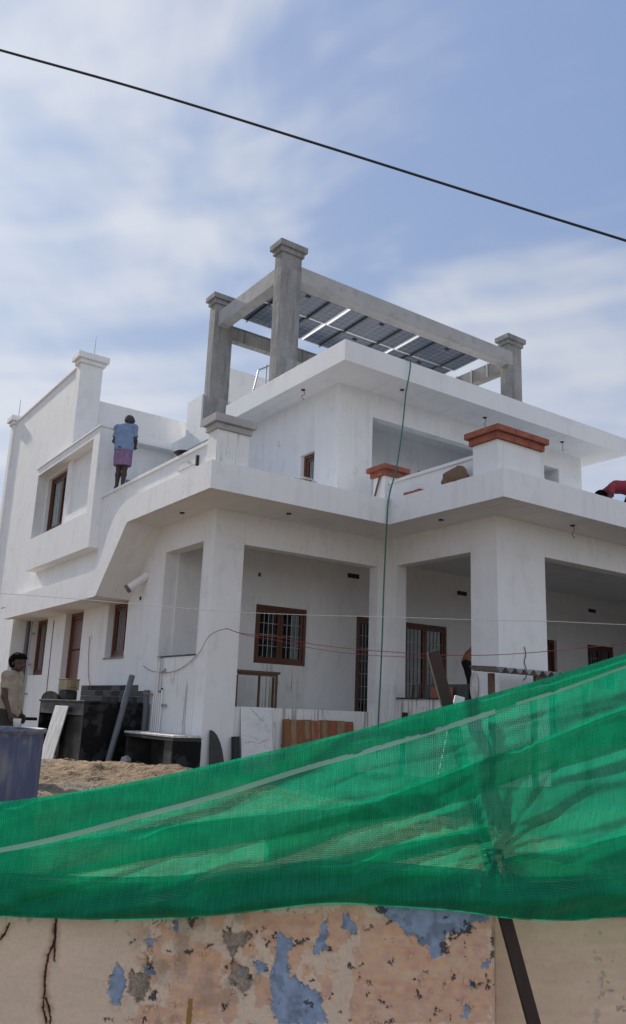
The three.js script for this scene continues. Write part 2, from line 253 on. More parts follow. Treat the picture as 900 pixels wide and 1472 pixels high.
// ---------------------------------------------------------------- the house
const house = group('house', 'white two storey house under construction with projecting bay and concrete roof frame', 'house');
const part = (name, geos, m = M.plaster, parent = house) => mesh(name, geos, m, parent);
const Y = { soffit: 4.59, slabTop: 4.75, fascia: 5.058, lintel: 3.298, floor: 0.85, beam: 4.04 };
const XS = 0.734, ZB = -3.02, XE = 14.8;
{
  // side wall with window, door and verandah openings
  // the stretch below the verandah opening carries the slurry runs
  part('side_wall_foot', panelX(rect(-3.06, -1.502, GY - 0.1, 2.085), [], XS, XS + 0.26), M.drip);
  part('side_wall', panelX([[-11.293, GY - 0.1], [-3.06, GY - 0.1], [-3.06, 4.067], [-1.53, 4.067], [-1.53, 2.085], [-1.502, 2.085], [-1.502, 4.6], [-11.293, 4.6]], [
    rect(-11.08, -9.86, 1.87, Y.lintel), rect(-8.48, -7.26, Y.floor, Y.lintel), rect(-5.74, -4.69, 2.165, Y.lintel)], XS, XS + 0.26), M.plaster);
  part('end_wall', [panelX(rect(-13.96, -11.293, GY - 0.1, 3.72), [], 0.262, 0.46), box(0.46, XS + 0.26, GY - 0.1, 4.6, -11.5, -11.2935)], M.plaster);
  // corner column, beams and verandah columns
  part('column', rbox(XS + 0.001, 1.338, GY - 0.1, 4.6, -1.502, -1.142, 0.01));
  part('beam', box(1.338, 4.37, Y.beam, 4.6, -1.39, -1.144));
  part('column', plateY([[4.37, -1.39], [4.785, -1.39], [4.785, -0.771], [4.535, -0.771], [4.535, -1.142], [4.37, -1.142]], GY - 0.1, 4.6));
  part('beam', box(4.537, 4.785, Y.beam, 4.6, -0.771, 1.183));
  part('column', rbox(4.535, 5.753, GY - 0.1, 4.6, 1.183, 1.804, 0.01));
  part('beam', box(5.753, XE, Y.beam, 4.6, 1.55, 1.802));
  part('column', rbox(9.3, 10.5, GY - 0.1, 4.6, 1.183, 1.804, 0.01));  // unseen column added to keep light out of the porch
  part('column', rbox(13.9, 14.79, GY - 0.1, 4.6, 1.183, 1.804, 0.01));  // end column out of view, also added to darken the porch
  part('verandah_wall', box(10.5, 13.9, GY - 0.1, 1.52, 1.3, 1.45), M.drip);  // unseen low wall added to cut the bounce light in the porch
  // low verandah walls
  part('verandah_wall', box(1.338, 4.37, GY - 0.1, 1.265, -1.36, -1.2), M.drip);
  part('verandah_wall', box(4.6, 4.75, GY - 0.1, 1.52, -0.771, 1.183), M.drip);
  part('wall_ledge', rbox(4.56, 4.8, 1.522, 1.545, -0.771, 1.183, 0.005), M.dustyGranite);
  // back wall of verandah and porch
  part('verandah_back_wall', panelZ(poly(rect(XS + 0.26, XE, 0.1, 4.6), [rect(2.77, 4.02, 2.13, Y.lintel), rect(5.34, 6.27, Y.floor, Y.lintel), rect(6.72, 8.06, Y.floor, Y.lintel), rect(11.1, 12.05, Y.floor, Y.lintel), rect(13.34, 14.5, 2.13, Y.lintel)]), ZB - 0.24, ZB));
  part('plaster_patch', box(2.95, 4.02, Y.floor, 2.128, ZB + 0.0005, ZB + 0.005), M.drip);
  part('verandah_floor', plateY([[XS + 0.26, ZB], [XS + 0.26, -1.36], [4.7, -1.36], [4.7, 1.55], [XE, 1.55], [XE, ZB]], GY - 0.1, Y.floor), M.concrete);
  part('porch_end_wall', box(XE, XE + 0.25, GY - 0.1, 4.6, -12.7, 2.588));
  part('rear_wall', box(0.26, XE + 0.25, GY - 0.1, 4.6, -12.95, -12.7));
  part('room_floor', box(XS + 0.26, XE, GY - 0.1, Y.floor - 0.01, -12.7, ZB - 0.24), M.concrete);
  // roof slab over the ground floor, its edge bands and the dropped eave ribbon of the side
  part('floor_slab', plateY([[0.15, -0.15], [3.819, -0.15], [3.819, 2.588], [XE + 0.3, 2.588], [XE + 0.3, -12.9], [0.9, -12.9], [0.9, -3.28], [0.15, -3.28]], 4.594, Y.slabTop));
  part('slab_edge', box(0.15, 3.669, Y.soffit, Y.fascia, -0.15, 0));
  part('slab_edge', box(3.669, 3.819, Y.soffit, Y.fascia, -0.15, 2.738));
  part('slab_edge', box(3.819, XE + 0.3, Y.soffit, Y.fascia, 2.588, 2.738));
  const ribbon = [[0, 4.59], [0, 5.058], [-3.1, 5.058], [-3.35, 5.045], [-3.6, 5.0], [-3.869, 4.90], [-4.1, 4.72], [-4.271, 4.512], [-4.42, 4.27], [-4.56, 4.03], [-4.70, 3.88], [-4.9, 3.83], [-11.293, 3.83], [-11.293, 3.292], [-4.72, 3.292], [-4.615, 3.31], [-3.34, 4.575], [-3.28, 4.59]];
  part('eave_ribbon', panelX(ribbon, [], 0, 0.15));
  part('eave_slab', panelX([[-3.2, 4.597], [-3.33, 4.592], [-4.63, 3.297], [-11.2, 3.297], [-11.2, 3.44], [-4.56, 3.44], [-3.26, 4.74], [-3.2, 4.74]], [], 0.15, XS + 0.1));
  // wall plane of the upper side, the bay and the tall parapet
  part('upper_side_wall', panelX([[-13.658, 3.7], [-13.658, 9.446], [-7.83, 9.446], [-7.83, 7.023], [-5.31, 7.023], [-5.31, 3.7]], [rect(-9.577, -7.882, 5.359, 6.815)], 0.262, 0.455), M.plaster);
  part('eave_top', box(0.15, 0.5, 3.70, 3.78, -11.29, -4.75));
  part('wall_coping', rbox(0.22, 0.50, 9.446, 9.508, -13.64, -8.15, 0.008));
  const bay = part('bay', panelX(rect(-9.764, -5.307, 4.39, 7.044), [rect(-9.619, -5.677, 5.193, 6.862)], -0.006, 0.261));
  part('bay_rear', box(0.456, 0.666, 4.76, 7.042, -7.81, -5.312), M.plaster, bay);
  part('bay_pier', box(0.18, 0.261, 5.195, 6.86, -7.861, -7.58), M.plaster, bay);
  part('bay_sill', box(0.16, 0.261, 5.195, 5.463, -7.578, -5.679), M.plaster, bay);
  part('bay_coping', rbox(-0.03, 0.69, 7.046, 7.086, -9.78, -5.28, 0.008), M.plaster, bay);
  part('terrace_wall', panelZ(poly(rect(0.456, 3.6, 4.75, 8.657), [rect(1.706, 2.62, 4.9, 6.77)]), -8.18, -8.017));
  part('sunshade', rbox(0.85, 3.35, 7.69, 7.76, -8.017, -7.7, 0.006));
  part('inner_room_wall', [box(0.7, 3.6, 4.75, 7.0, -9.4, -9.3), box(0.7, 3.6, 7.001, 7.1, -9.4, -8.181), box(3.5, 3.6, 4.75, 7.0, -9.3, -8.181)]);
  // tower corner pillars with stepped caps
  function pillar(x0, x1, y0, y1, z0, z1, m, capM, cap) {
    const p = part('pillar', rbox(x0, x1, y0, y1, z0, z1, 0.008), m);
    for (const [e, h0, h1] of cap) part('pillar_cap', rbox(x0 - e, x1 + e, h0, h1, z0 - e, z1 + e, 0.012), capM, p);
    return p;
  }
  pillar(0.208, 0.776, 7.087, 9.467, -8.142, -7.828, M.plaster, M.plaster, [[0.05, 9.467, 9.572], [0.115, 9.572, 9.73]]);
  pillar(0.19, 0.70, 3.725, 9.415, -13.966, -13.66, M.plaster, M.plaster, [[0.05, 9.415, 9.52], [0.115, 9.52, 9.686]]);
  for (const [x, z] of [[0.54, -7.93], [0.33, -13.8]]) part('lightning_rod', rod([x, 9.66, z], [x, 10.3, z], 0.012, 0.008, 6), M.steel);
  // upper floor
  part('upper_left_wall', panelX(rect(-10, -1.342, 4.76, 7.63), [rect(-2.42, -1.93, 5.3, 6.395)], 3.297, 3.5));
  part('upper_front_wall', panelZ(poly(rect(3.297, 10.854, 4.76, 7.63), [rect(4.156, 8.9, 4.80, 7.107), rect(9.44, 9.97, 6.83, 7.18)]), -1.34, -1.14));
  part('niche_back', box(9.3, 10.1, 6.7, 7.3, -1.62, -1.56));
  part('niche_side', [box(9.40, 9.438, 6.79, 7.22, -1.56, -1.342), box(9.972, 10.01, 6.79, 7.22, -1.56, -1.342), box(9.438, 9.972, 6.79, 6.828, -1.56, -1.342), box(9.438, 9.972, 7.182, 7.22, -1.56, -1.342)]);
  part('upper_right_wall', box(10.65, 10.854, 4.76, 7.63, -10, -1.342));
  part('balcony_back_wall', panelZ(poly(rect(3.5, 10.65, 4.76, 7.63), [rect(6.9, 7.9, 4.8, 6.9)]), -3.0, -2.8));
  part('upper_rear_wall', box(3.5, 10.65, 4.76, 7.63, -10, -9.8));
  part('roof_slab', box(2.703, 11.42, 7.621, 8.037, -4.75, -0.2));
  part('roof_slab', box(2.92, 11.2, 7.6, 8.0, -10.2, -4.752));
  part('stair_block', box(2.93, 4.3, 8.002, 8.92, -7.29, -6.48));
  part('stair_head', box(4.45, 5.9, 8.002, 10.58, -9.2, -8.0));
  part('roof_kerb', box(3.6, 9.5, 8.002, 8.62, -6.2, -6.0));
  // corner pillars of the terrace
  pillar(0.1, 0.705, Y.fascia - 0.3, 5.62, -0.40, -0.08, M.drip, M.paleConcrete, [[0.035, 5.62, 5.725], [0.085, 5.725, 5.865]]);
  part('parapet_coping', rbox(0.165, 0.45, 5.48, 5.54, -5.304, -0.45, 0.008));
  part('parapet', panelX([[-5.305, 3.8], [-5.305, 5.479], [-0.42, 5.479], [-0.42, 4.72], [-3.26, 4.72], [-4.2, 3.8]], [], 0.2, 0.34));
  const pB = part('pillar', rbox(3.769, 4.21, 4.752, 5.60, -0.60, -0.25, 0.008));
  const pC = part('pillar', rbox(3.789, 4.833, 4.752, 5.615, 1.98, 2.53, 0.008));
  function tileCap(p, x0, x1, z0, z1, y0, h, n) {   // two courses of clay coloured tile slips round a pillar head, mortar between
    const tiers = [[0, y0, y0 + h * 0.47], [0.055, y0 + h * 0.53, y0 + h]];
    part('mortar_bed', box(x0 + 0.02, x1 - 0.02, y0, y0 + h - 0.01, z0 + 0.02, z1 - 0.02), M.mortar, p);
    for (const [e, a, b] of tiers) {
      const X0 = x0 - 0.05 - e, X1 = x1 + 0.05 + e, Z0 = z0 - 0.05 - e, Z1 = z1 + 0.05 + e, g = 0.004;
      for (let k = 0; k < n; k++) { const xa = mix(X0, X1, k / n), xb = mix(X0, X1, (k + 1) / n); part('cap_tile', rbox(xa + g, xb - g, a, b, Z1 - 0.075, Z1, 0.006), M.terracotta, p); part('cap_tile', rbox(xa + g, xb - g, a, b, Z0, Z0 + 0.075, 0.006), M.terracotta, p); }
      for (const [xa, xb] of [[X0, X0 + 0.075], [X1 - 0.075, X1]]) part('cap_tile', rbox(xa, xb, a, b, Z0 + 0.077, Z1 - 0.077, 0.006), M.terracotta, p);
    }
  }
  tileCap(pB, 3.769, 4.21, -0.60, -0.25, 5.60, 0.2, 2);
  tileCap(pC, 3.789, 4.833, 1.98, 2.53, 5.615, 0.215, 3);
  part('parapet', box(3.88, 4.02, 4.752, 5.43, -0.248, 1.978), M.plaster);
  part('parapet_coping', rbox(3.85, 4.05, 5.43, 5.495, -0.248, 1.978, 0.008));

  // concrete frame on the roof
  const post = (x0, z1, y0) => pillar(x0, x0 + 0.542, y0, 11.35, z1 - 0.3, z1, M.concrete, M.concrete, [[0.045, 11.35, 11.47], [0.1, 11.47, 11.61]]);
  post(2.975, -3.062, 8.037); post(2.975, -6.194, 8.0); post(10.445, -3.062, 8.037); post(10.445, -6.3, 8.0);
  part('roof_beam', rbox(3.517, 10.62, 10.736, 11.141, -3.36, -3.055, 0.01), M.paleConcrete);
  part('roof_beam', rbox(3.07, 3.36, 10.736, 11.141, -6.25, -3.364, 0.01), M.paleConcrete);
  const rb = part('roof_beam', rbox(3.519, 10.443, 10.55, 10.9, -6.55, -6.33, 0.01), M.concrete);
  for (let k = 0; k < 8; k++) part('beam_clamp', box(3.95 + k * 0.92, 3.975 + k * 0.92, 10.53, 10.93, -6.32, -6.30), M.steel, rb);
  part('beam_cover', box(3.52, 10.44, 10.901, 10.93, -6.58, -6.30), M.steel, rb);
  const rb2 = part('roof_beam', rbox(10.62, 10.9, 10.70, 11.10, -6.3, -3.364, 0.01), M.concrete);
  for (let k = 0; k < 4; k++) part('beam_clamp', box(10.59, 10.618, 10.68, 11.12, -4.0 - k * 0.62, -3.97 - k * 0.62), M.steel, rb2);

  // windows and doors: timber frame, shutters, glass and a white grille
  function windowZ(name, x0, x1, y0, y1, z, leaves, bars, parent = house) {
    const f = 0.06, geos = [box(x0, x1, y1 - f, y1, z - 0.05, z + 0.05), box(x0, x1, y0, y0 + f, z - 0.05, z + 0.05), box(x0, x0 + f, y0 + f, y1 - f, z - 0.05, z + 0.05), box(x1 - f, x1, y0 + f, y1 - f, z - 0.05, z + 0.05)];
    const w = part(name, geos, M.wood, parent), n = leaves, W = (x1 - x0 - 2 * f) / n;
    for (let k = 0; k < n; k++) {
      const a = x0 + f + k * W + 0.004, b = a + W - 0.008, c = y0 + f + 0.004, d = y1 - f - 0.004, s = 0.065;
      part('shutter', [box(a, b, d - s, d, z - 0.02, z + 0.03), box(a, b, c, c + s, z - 0.02, z + 0.03), box(a, a + s, c + s, d - s, z - 0.02, z + 0.03), box(b - s, b, c + s, d - s, z - 0.02, z + 0.03)], M.wood, w);
      part('pane', box(a + s, b - s, c + s, d - s, z - 0.004, z + 0.002), M.glass, w);
      const nb = bars[0], nh = bars[1];
      for (let i = 1; i <= nb; i++) { const x = mix(a + s, b - s, i / (nb + 1)); part('bar', box(x - 0.0055, x + 0.0055, c + s, d - s, z + 0.006, z + 0.016), M.grille, w); }
      for (let i = 1; i <= nh; i++) { const y = mix(c + s, d - s, i / (nh + 1)); part('bar', box(a + s, b - s, y - 0.005, y + 0.005, z + 0.017, z + 0.025), M.grille, w); }
    }
    return w;
  }
  windowZ('window', 2.772, 4.018, 2.132, Y.lintel - 0.002, ZB - 0.07, 2, [3, 3]);
  windowZ('door', 5.342, 6.268, Y.floor, Y.lintel - 0.002, ZB - 0.07, 2, [2, 7]);
  windowZ('window', 6.722, 8.058, Y.floor, Y.lintel - 0.002, ZB - 0.07, 2, [3, 6]);
  windowZ('window', 13.342, 14.498, 2.132, Y.lintel - 0.002, ZB - 0.07, 2, [3, 3]);
  const dr = part('door', [box(11.1, 11.18, Y.floor, Y.lintel, ZB - 0.18, ZB - 0.08), box(11.97, 12.048, Y.floor, Y.lintel, ZB - 0.18, ZB - 0.08), box(11.18, 11.97, 3.21, Y.lintel, ZB - 0.18, ZB - 0.08)], M.wood);
  for (let k = 0; k < 3; k++) part('door_panel', rbox(11.185, 11.965, 0.86 + k * 0.785, 1.635 + k * 0.785, ZB - 0.15, ZB - 0.11, 0.012), M.wood, dr);
  function windowX(name, z0, z1, y0, y1, x, leaves, solid) {
    const f = 0.075, w = part(name, [box(x - 0.05, x + 0.05, y1 - f, y1, z0, z1), box(x - 0.05, x + 0.05, y0, y0 + f, z0, z1), box(x - 0.05, x + 0.05, y0 + f, y1 - f, z0, z0 + f), box(x - 0.05, x + 0.05, y0 + f, y1 - f, z1 - f, z1)], M.wood);
    const W = (z1 - z0 - 2 * f) / leaves;
    for (let k = 0; k < leaves; k++) {
      const a = z0 + f + k * W + 0.004, b = a + W - 0.008, c = y0 + f + 0.004, d = y1 - f - 0.004, s = 0.065;
      part('shutter', [box(x - 0.03, x + 0.02, d - s, d, a, b), box(x - 0.03, x + 0.02, c, c + s, a, b), box(x - 0.03, x + 0.02, c + s, d - s, a, a + s), box(x - 0.03, x + 0.02, c + s, d - s, b - s, b)], M.wood, w);
      if (solid) { const n = 3; for (let q = 0; q < n; q++) part('door_panel', rbox(x - 0.018, x + 0.012, mix(c + s, d - s, q / n) + 0.01, mix(c + s, d - s, (q + 1) / n) - 0.01, a + s, b - s, 0.01), M.wood, w); continue; }
      part('pane', box(x - 0.002, x + 0.004, c + s, d - s, a + s, b - s), M.glass, w);
      for (let i = 1; i <= 3; i++) { const z = mix(a + s, b - s, i / 4); part('bar', box(x - 0.016, x - 0.004, c + s, d - s, z - 0.006, z + 0.006), M.grille, w); }
    }
    return w;
  }
  windowX('window', -11.078, -9.862, 1.872, Y.lintel - 0.002, XS + 0.19, 2);
  windowX('door', -8.478, -7.262, Y.floor, Y.lintel - 0.002, XS + 0.19, 1, true);
  windowX('window', -5.738, -4.692, 2.167, Y.lintel - 0.002, XS + 0.19, 2);
  windowX('window', -9.575, -7.884, 5.361, 6.813, 0.395, 2);
  part('side_room_wall', box(0.74, 0.84, 4.76, 7.02, -9.8, -8.19));
  windowX('window', -2.418, -1.932, 5.302, 6.393, 3.43, 1);
  windowZ('door', 6.902, 7.898, 4.8, 6.898, -2.9, 1, [2, 4]);
  part('window_sill', rbox(XS - 0.03, XS + 0.2, 2.135, 2.163, -5.76, -4.67, 0.006), M.concrete);
  part('window_sill', rbox(XS - 0.015, XS + 0.27, 2.085, 2.112, -3.06, -1.53, 0.006), M.dustyGranite);

  // ceiling light points with loose wires
  const r = rng(5);
  for (const [u, v, y] of [[262, 737, Y.soffit], [415, 738, Y.soffit], [634, 747, Y.soffit], [823, 755, Y.soffit], [436, 560, 7.621], [578, 560, 7.621], [697, 600, 7.621], [808, 635, 7.621]]) {
    const q = on(u, v, 'y', y), h = part('ceiling_point', new THREE.CylinderGeometry(0.042, 0.045, 0.02, 14).translate(q.x, y - 0.008, q.z), M.black);
    const dx = (r() - 0.5) * 0.08; part('loose_wire', tube([[q.x, y - 0.015, q.z], [q.x + dx, y - 0.09, q.z + 0.02], [q.x - dx, y - 0.16, q.z], [q.x + dx * 0.4, y - 0.24, q.z + 0.03]], 0.007, 18, 5), r() > 0.5 ? M.whiteWire : M.redWire, h);
  }
  for (const [u, v] of [[508, 828], [664, 853], [851, 878]]) { const q = on(u, v, 'z', ZB); part('vent_hole', rbox(q.x - 0.16, q.x + 0.16, q.y - 0.05, q.y + 0.05, ZB - 0.02, ZB + 0.012, 0.005), M.black); }
  for (const [u, v] of [[373, 826]]) { const q = on(u, v, 'z', ZB); part('switch_hole', rbox(q.x - 0.03, q.x + 0.03, q.y - 0.04, q.y + 0.04, ZB - 0.02, ZB + 0.01, 0.004), M.oldWood); }
  { const q = on(403, 634, 'x', 3.297), q2 = on(509, 672, 'z', -1.14), q3 = on(590, 632, 'y', 7.621);
    for (const [a, ax] of [[q, 'x'], [q2, 'z']]) { const pts = [[0, 0], [0.05, -0.02], [0.06, -0.1], [0.01, -0.14], [-0.03, -0.1]].map(([s, t]) => ax === 'x' ? [a.x - 0.02, a.y + t, a.z - s] : [a.x + s, a.y + t, a.z + 0.02]); part('loose_wire', tube(pts, 0.006, 20, 5), M.whiteWire); } }
  { const a = on(753, 930, 'z', 1.804), pts = [[0, 0], [0.03, -0.12], [-0.01, -0.25], [0.04, -0.4], [0.02, -0.5], [-0.05, -0.55]].map(([s, t]) => [a.x + s, a.y + t, 1.82]); part('loose_wire', tube(pts, 0.007, 28, 5), M.rubber); }
  // drainage on the side wall
  part('down_pipe', rod([XS - 0.1, GY, -11.15], [XS - 0.1, 3.28, -11.15], 0.055), M.pvcGrey);
  for (const y of [2.95, 2.15, 1.4]) part('pipe_clip', box(XS - 0.04, XS, y - 0.02, y + 0.02, -11.0, -10.86), M.steel);
  const stub = part('drain_stub', rod([XS + 0.02, 3.74, -3.82], [XS - 0.33, 3.42, -4.0], 0.075, 0.075, 18), M.pvcWhite);
  part('drain_socket', rod([XS - 0.30, 3.448, -3.985], [XS - 0.345, 3.407, -4.007], 0.086, 0.086, 18), M.pvcGrey, stub);
  part('drain_mouth', rod([XS - 0.344, 3.4075, -4.0065], [XS - 0.347, 3.405, -4.008], 0.07, 0.07, 18), M.black, stub);
  part('wall_hole', new THREE.CylinderGeometry(0.04, 0.04, 0.02, 12).rotateZ(Math.PI / 2).translate(XS - 0.004, 3.28, -3.83 - 0.25), M.black);
  part('wall_wire', rod([XS - 0.008, 3.2, -9.35], [XS - 0.008, 0.9, -9.3], 0.008, 0.008, 5), M.rubber);
  { const a = on(130, 914, 'x', XS - 0.01); part('switch_box', rbox(XS - 0.02, XS, a.y - 0.05, a.y + 0.05, a.z - 0.06, a.z + 0.06, 0.006), M.pvcWhite);
    part('wall_wire', tube([[XS - 0.022, a.y, a.z], [XS - 0.03, a.y - 0.4, a.z + 0.06], [XS - 0.03, a.y - 0.9, a.z + 0.2], [XS - 0.03, a.y - 1.15, a.z + 0.42]], 0.007, 24, 5), M.redWire); }
  { const q = on(278, 618, 'z', -7.2); part('roof_pipe', rod([q.x, 7.9, -7.2], [q.x, 8.25, -7.2], 0.04), M.pvcGrey); }
  // parapet slot as a proud board; the dark edge stands in for its shadow
  { const a = on(256, 676, 'x', 0.19), b = on(284, 661, 'x', 0.19); part('slot_board', box(0.184, 0.199, a.y - 0.03, b.y + 0.05, b.z, a.z), M.stoneTile); part('slot_shade_edge', box(0.15, 0.199, b.y - 0.11, b.y + 0.07, b.z - 0.001 + 0.002, b.z + 0.04), M.rubber); }
  // steel guard frame standing on the roof
  const gr = on(357, 543, 'z', -5.2), gr2 = on(388, 520, 'z', -5.2);
  part('guard_frame', [rod([gr.x, 8.0, -5.2], [gr.x + 0.28, gr.y + 0.28, -5.2], 0.02), rod([gr.x + 0.28, gr.y + 0.28, -5.2], [gr.x + 0.75, gr2.y, -5.2], 0.02), rod([gr.x + 0.5, 8.0, -5.2], [gr.x + 0.5, gr2.y - 0.1, -5.2], 0.02), rod([gr.x + 0.75, 8.0, -5.2], [gr.x + 0.75, gr2.y, -5.2], 0.02)], M.steel);
}

// ---------------------------------------------------------------- solar panels on the roof frame
{
  const cells = tex(1024, 512, (u, v) => {
    const cx = u * 12, cy = v * 6, fx = cx - Math.floor(cx), fy = cy - Math.floor(cy), e = Math.min(fx, 1 - fx, fy, 1 - fy);
    const mid = Math.min(Math.abs(u - 0.5) * 24, 1), bus = Math.abs(((fy * 9) % 1) - 0.5) < 0.05 ? 0.02 : 0;
    const n = hsh(Math.floor(cx), Math.floor(cy), 3) * 0.012;
    if (e < 0.028 || mid < 0.10) return [0.26, 0.30, 0.34];
    return [0.075 + n + bus, 0.105 + n + bus, 0.16 + n + bus];
  }, 1);
  cells.repeat.set(1, 1);
  const cellMat = std({ map: cells, roughness: 0.25 });
  const W = 2.28, D = 1.085, y0 = 11.165, th = 0.035;
  for (let row = 0; row < 2; row++) for (let col = 0; col < 3; col++) {
    const x = 3.30 + col * 2.355, z = -3.92 - row * 1.145;
    const where = ['beside the tall corner post', 'in the middle of its row', 'towards the far corner post'][col];
    const p = group('solar_panel', `solar panel in the ${row ? 'rear' : 'front'} row under the sky, ${where}`, 'solar panel', [x, y0, z], 0, 'solar panels on the roof frame');
    p.rotation.x = -0.04;
    const g = new THREE.PlaneGeometry(W - 0.06, D - 0.06).rotateX(Math.PI / 2).translate(W / 2, 0.012, -D / 2);
    mesh('cell_sheet', g, cellMat, p, true);
    mesh('glass_top', box(0.03, W - 0.03, 0.014, 0.02, -D + 0.03, -0.03), M.black, p);
    mesh('frame', [box(0, W, 0, th, -0.03, 0), box(0, W, 0, th, -D, -D + 0.03), box(0, 0.03, 0, th, -D + 0.03, -0.03), box(W - 0.03, W, 0, th, -D + 0.03, -0.03)], M.alu, p);
    mesh('junction_box', rbox(W / 2 - 0.06, W / 2 + 0.06, -0.012, 0.01, -0.25, -0.17, 0.004), M.black, p);
    for (const rx of [0.55, 1.7]) mesh('rail', box(rx, rx + 0.04, -0.042, -0.002, -D - 0.02, 0.02), M.rail, p);
  }
}
// ---------------------------------------------------------------- old compound wall along the road
const wallFrame = { pos: [C0.x, 0, C0.z], turn: -34.6687 * RAD };   // local x runs along the wall, local z points back to the road
const toWall = p => { const d = p.clone().sub(C0); return [d.dot(RT), p.y, -d.dot(FH)]; };
const wpx = (u, v, d = 2.15) => { const q = toWall(fg(u, v, d)); return [q[0], q[1]]; };
{
  const S0 = -1.25, S1 = 1.15, B0 = 0.30, B1 = 0.86, TW = 1560, TH = 364;
  const P = pts => pts.map(([u, v]) => wpx(u, v));
  const inside = (poly, x, y) => { let c = false; for (let i = 0, j = poly.length - 1; i < poly.length; j = i++) { const [xi, yi] = poly[i], [xj, yj] = poly[j]; if ((yi > y) !== (yj > y) && x < (xj - xi) * (y - yi) / (yj - yi) + xi) c = !c; } return c; };
  const bb = p => [Math.min(...p.map(q => q[0])) - 0.03, Math.max(...p.map(q => q[0])) + 0.03, Math.min(...p.map(q => q[1])) - 0.03, Math.max(...p.map(q => q[1])) + 0.03];
  const bluePx = [
    [[170, 1383], [176, 1390], [180, 1420], [172, 1447], [158, 1440], [155, 1425], [160, 1398]],
    [[208, 1352], [220, 1350], [218, 1362], [210, 1362]], [[206, 1388], [220, 1386], [222, 1398], [208, 1402]], [[248, 1322], [256, 1324], [254, 1338], [248, 1336]],
    [[400, 1340], [412, 1349], [424, 1348], [420, 1364], [414, 1376], [418, 1402], [440, 1418], [462, 1428], [470, 1472], [400, 1472], [392, 1456], [388, 1436], [389, 1400], [396, 1374]],
    [[362, 1382], [372, 1380], [383, 1388], [382, 1402], [370, 1400]], [[344, 1394], [354, 1398], [350, 1404]],
    [[466, 1326], [472, 1318], [470, 1350], [466, 1368], [450, 1372], [456, 1348]],
    [[492, 1314], [500, 1312], [508, 1328], [514, 1340], [504, 1346], [494, 1336]],
    [[540, 1298], [620, 1304], [704, 1312], [706, 1322], [690, 1326], [680, 1324], [676, 1338], [660, 1338], [640, 1344], [636, 1374], [622, 1378], [616, 1364], [600, 1350], [584, 1344], [572, 1328], [556, 1320]],
    [[670, 1440], [678, 1460], [664, 1466]], [[692, 1384], [704, 1380], [702, 1394], [694, 1396]], [[672, 1412], [684, 1412], [682, 1424], [674, 1422]],
  ].map(P);
  const blues = bluePx.map(p => [p, bb(p)]);
  const cementPx = [[[318, 1336], [356, 1334], [362, 1340], [350, 1360], [336, 1364], [334, 1378], [316, 1356]], [[184, 1400], [214, 1404], [206, 1440], [180, 1430]], [[330, 1384], [358, 1388], [362, 1420], [350, 1432], [330, 1410]]].map(P).map(p => [p, bb(p)]);
  const orangePx = [[[520, 1322], [556, 1318], [590, 1346], [618, 1366], [622, 1380], [640, 1374], [650, 1342], [700, 1330], [704, 1472], [520, 1472], [512, 1440], [524, 1400], [514, 1370]], [[470, 1310], [492, 1310], [486, 1372], [468, 1372]], [[258, 1340], [316, 1372], [316, 1472], [236, 1472]], [[380, 1316], [460, 1310], [440, 1360], [420, 1420], [372, 1340]]].map(P).map(p => [p, bb(p)]);
  const cracks = [[[80, 1318], [79, 1338], [76, 1358], [68, 1374], [64, 1400], [63, 1428], [61, 1450], [66, 1472]], [[79, 1345], [77, 1368], [77, 1382]], [[66, 1436], [70, 1452], [72, 1475]], [[12, 1328], [6, 1342], [-2, 1352]]].map(P);
  const dSeg = (x, y, [ax, ay], [bx, by]) => { const dx = bx - ax, dy = by - ay, t = clamp(((x - ax) * dx + (y - ay) * dy) / (dx * dx + dy * dy)); return Math.hypot(x - ax - t * dx, y - ay - t * dy); };
  const col = new Uint8Array(TW * TH * 4), bmp = new Uint8Array(TW * TH * 4);
  const left = wpx(175, 1400)[0], right = wpx(330, 1400)[0], xo = wpx(500, 1400)[0];
  for (let j = 0; j < TH; j++) for (let i = 0; i < TW; i++) {
    const s = S0 + (S1 - S0) * (i + 0.5) / TW, y = B0 + (B1 - B0) * (j + 0.5) / TH;
    const n1 = fbm(s * 9 + 40, y * 9 + 40, 5, 0, 801), n2 = fbm(s * 60 + 90, y * 60 + 90, 4, 0, 811), n3 = fbm(s * 240 + 400, y * 240 + 400, 2, 0, 821);
    const wx = s + 0.016 * (n2 - 0.5) + 0.010 * (n3 - 0.5), wy = y + 0.016 * (fbm(s * 60 + 190, y * 60 + 290, 4, 0, 831) - 0.5) + 0.010 * (fbm(s * 240, y * 240, 2, 0, 841) - 0.5);
    // cream wash
    const brush = fbm(s * 30 + 3, y * 150 + 8, 4, 0, 807); let k = 0.95 + 0.22 * (n1 - 0.5) + 0.14 * (n3 - 0.5) + 0.10 * (brush - 0.5);
    let c = [0.77 * k, 0.575 * k, 0.425 * k], h = 0.72 + 0.16 * (n1 - 0.5);
    // flaked zone: peach under-wash shows where the cream has gone
    const zone = sstep(left, left + 0.06, s), worn = sstep(0.50, 0.56, fbm(s * 26 + 7, y * 30 + 3, 5, 0, 851)) * zone;
    const under = [0.74 * (0.9 + 0.4 * (n2 - 0.5)), 0.415 * (0.9 + 0.5 * (n2 - 0.5)), 0.26 * (0.9 + 0.5 * (n3 - 0.5))];
    let w = worn * 0.75;
    const brushW = fbm(s * 18 + 23, y * 90 + 18, 4, 0, 809);
    for (const [p, b] of orangePx) if (s > b[0] && s < b[1] && y > b[2] && y < b[3] && inside(p, wx + 0.01 * (n1 - 0.5), wy)) w = Math.max(w, clamp(0.55 + 1.1 * (brushW - 0.35)));
    c = c.map((v, q) => mix(v, under[q], w)); h -= 0.10 * w;
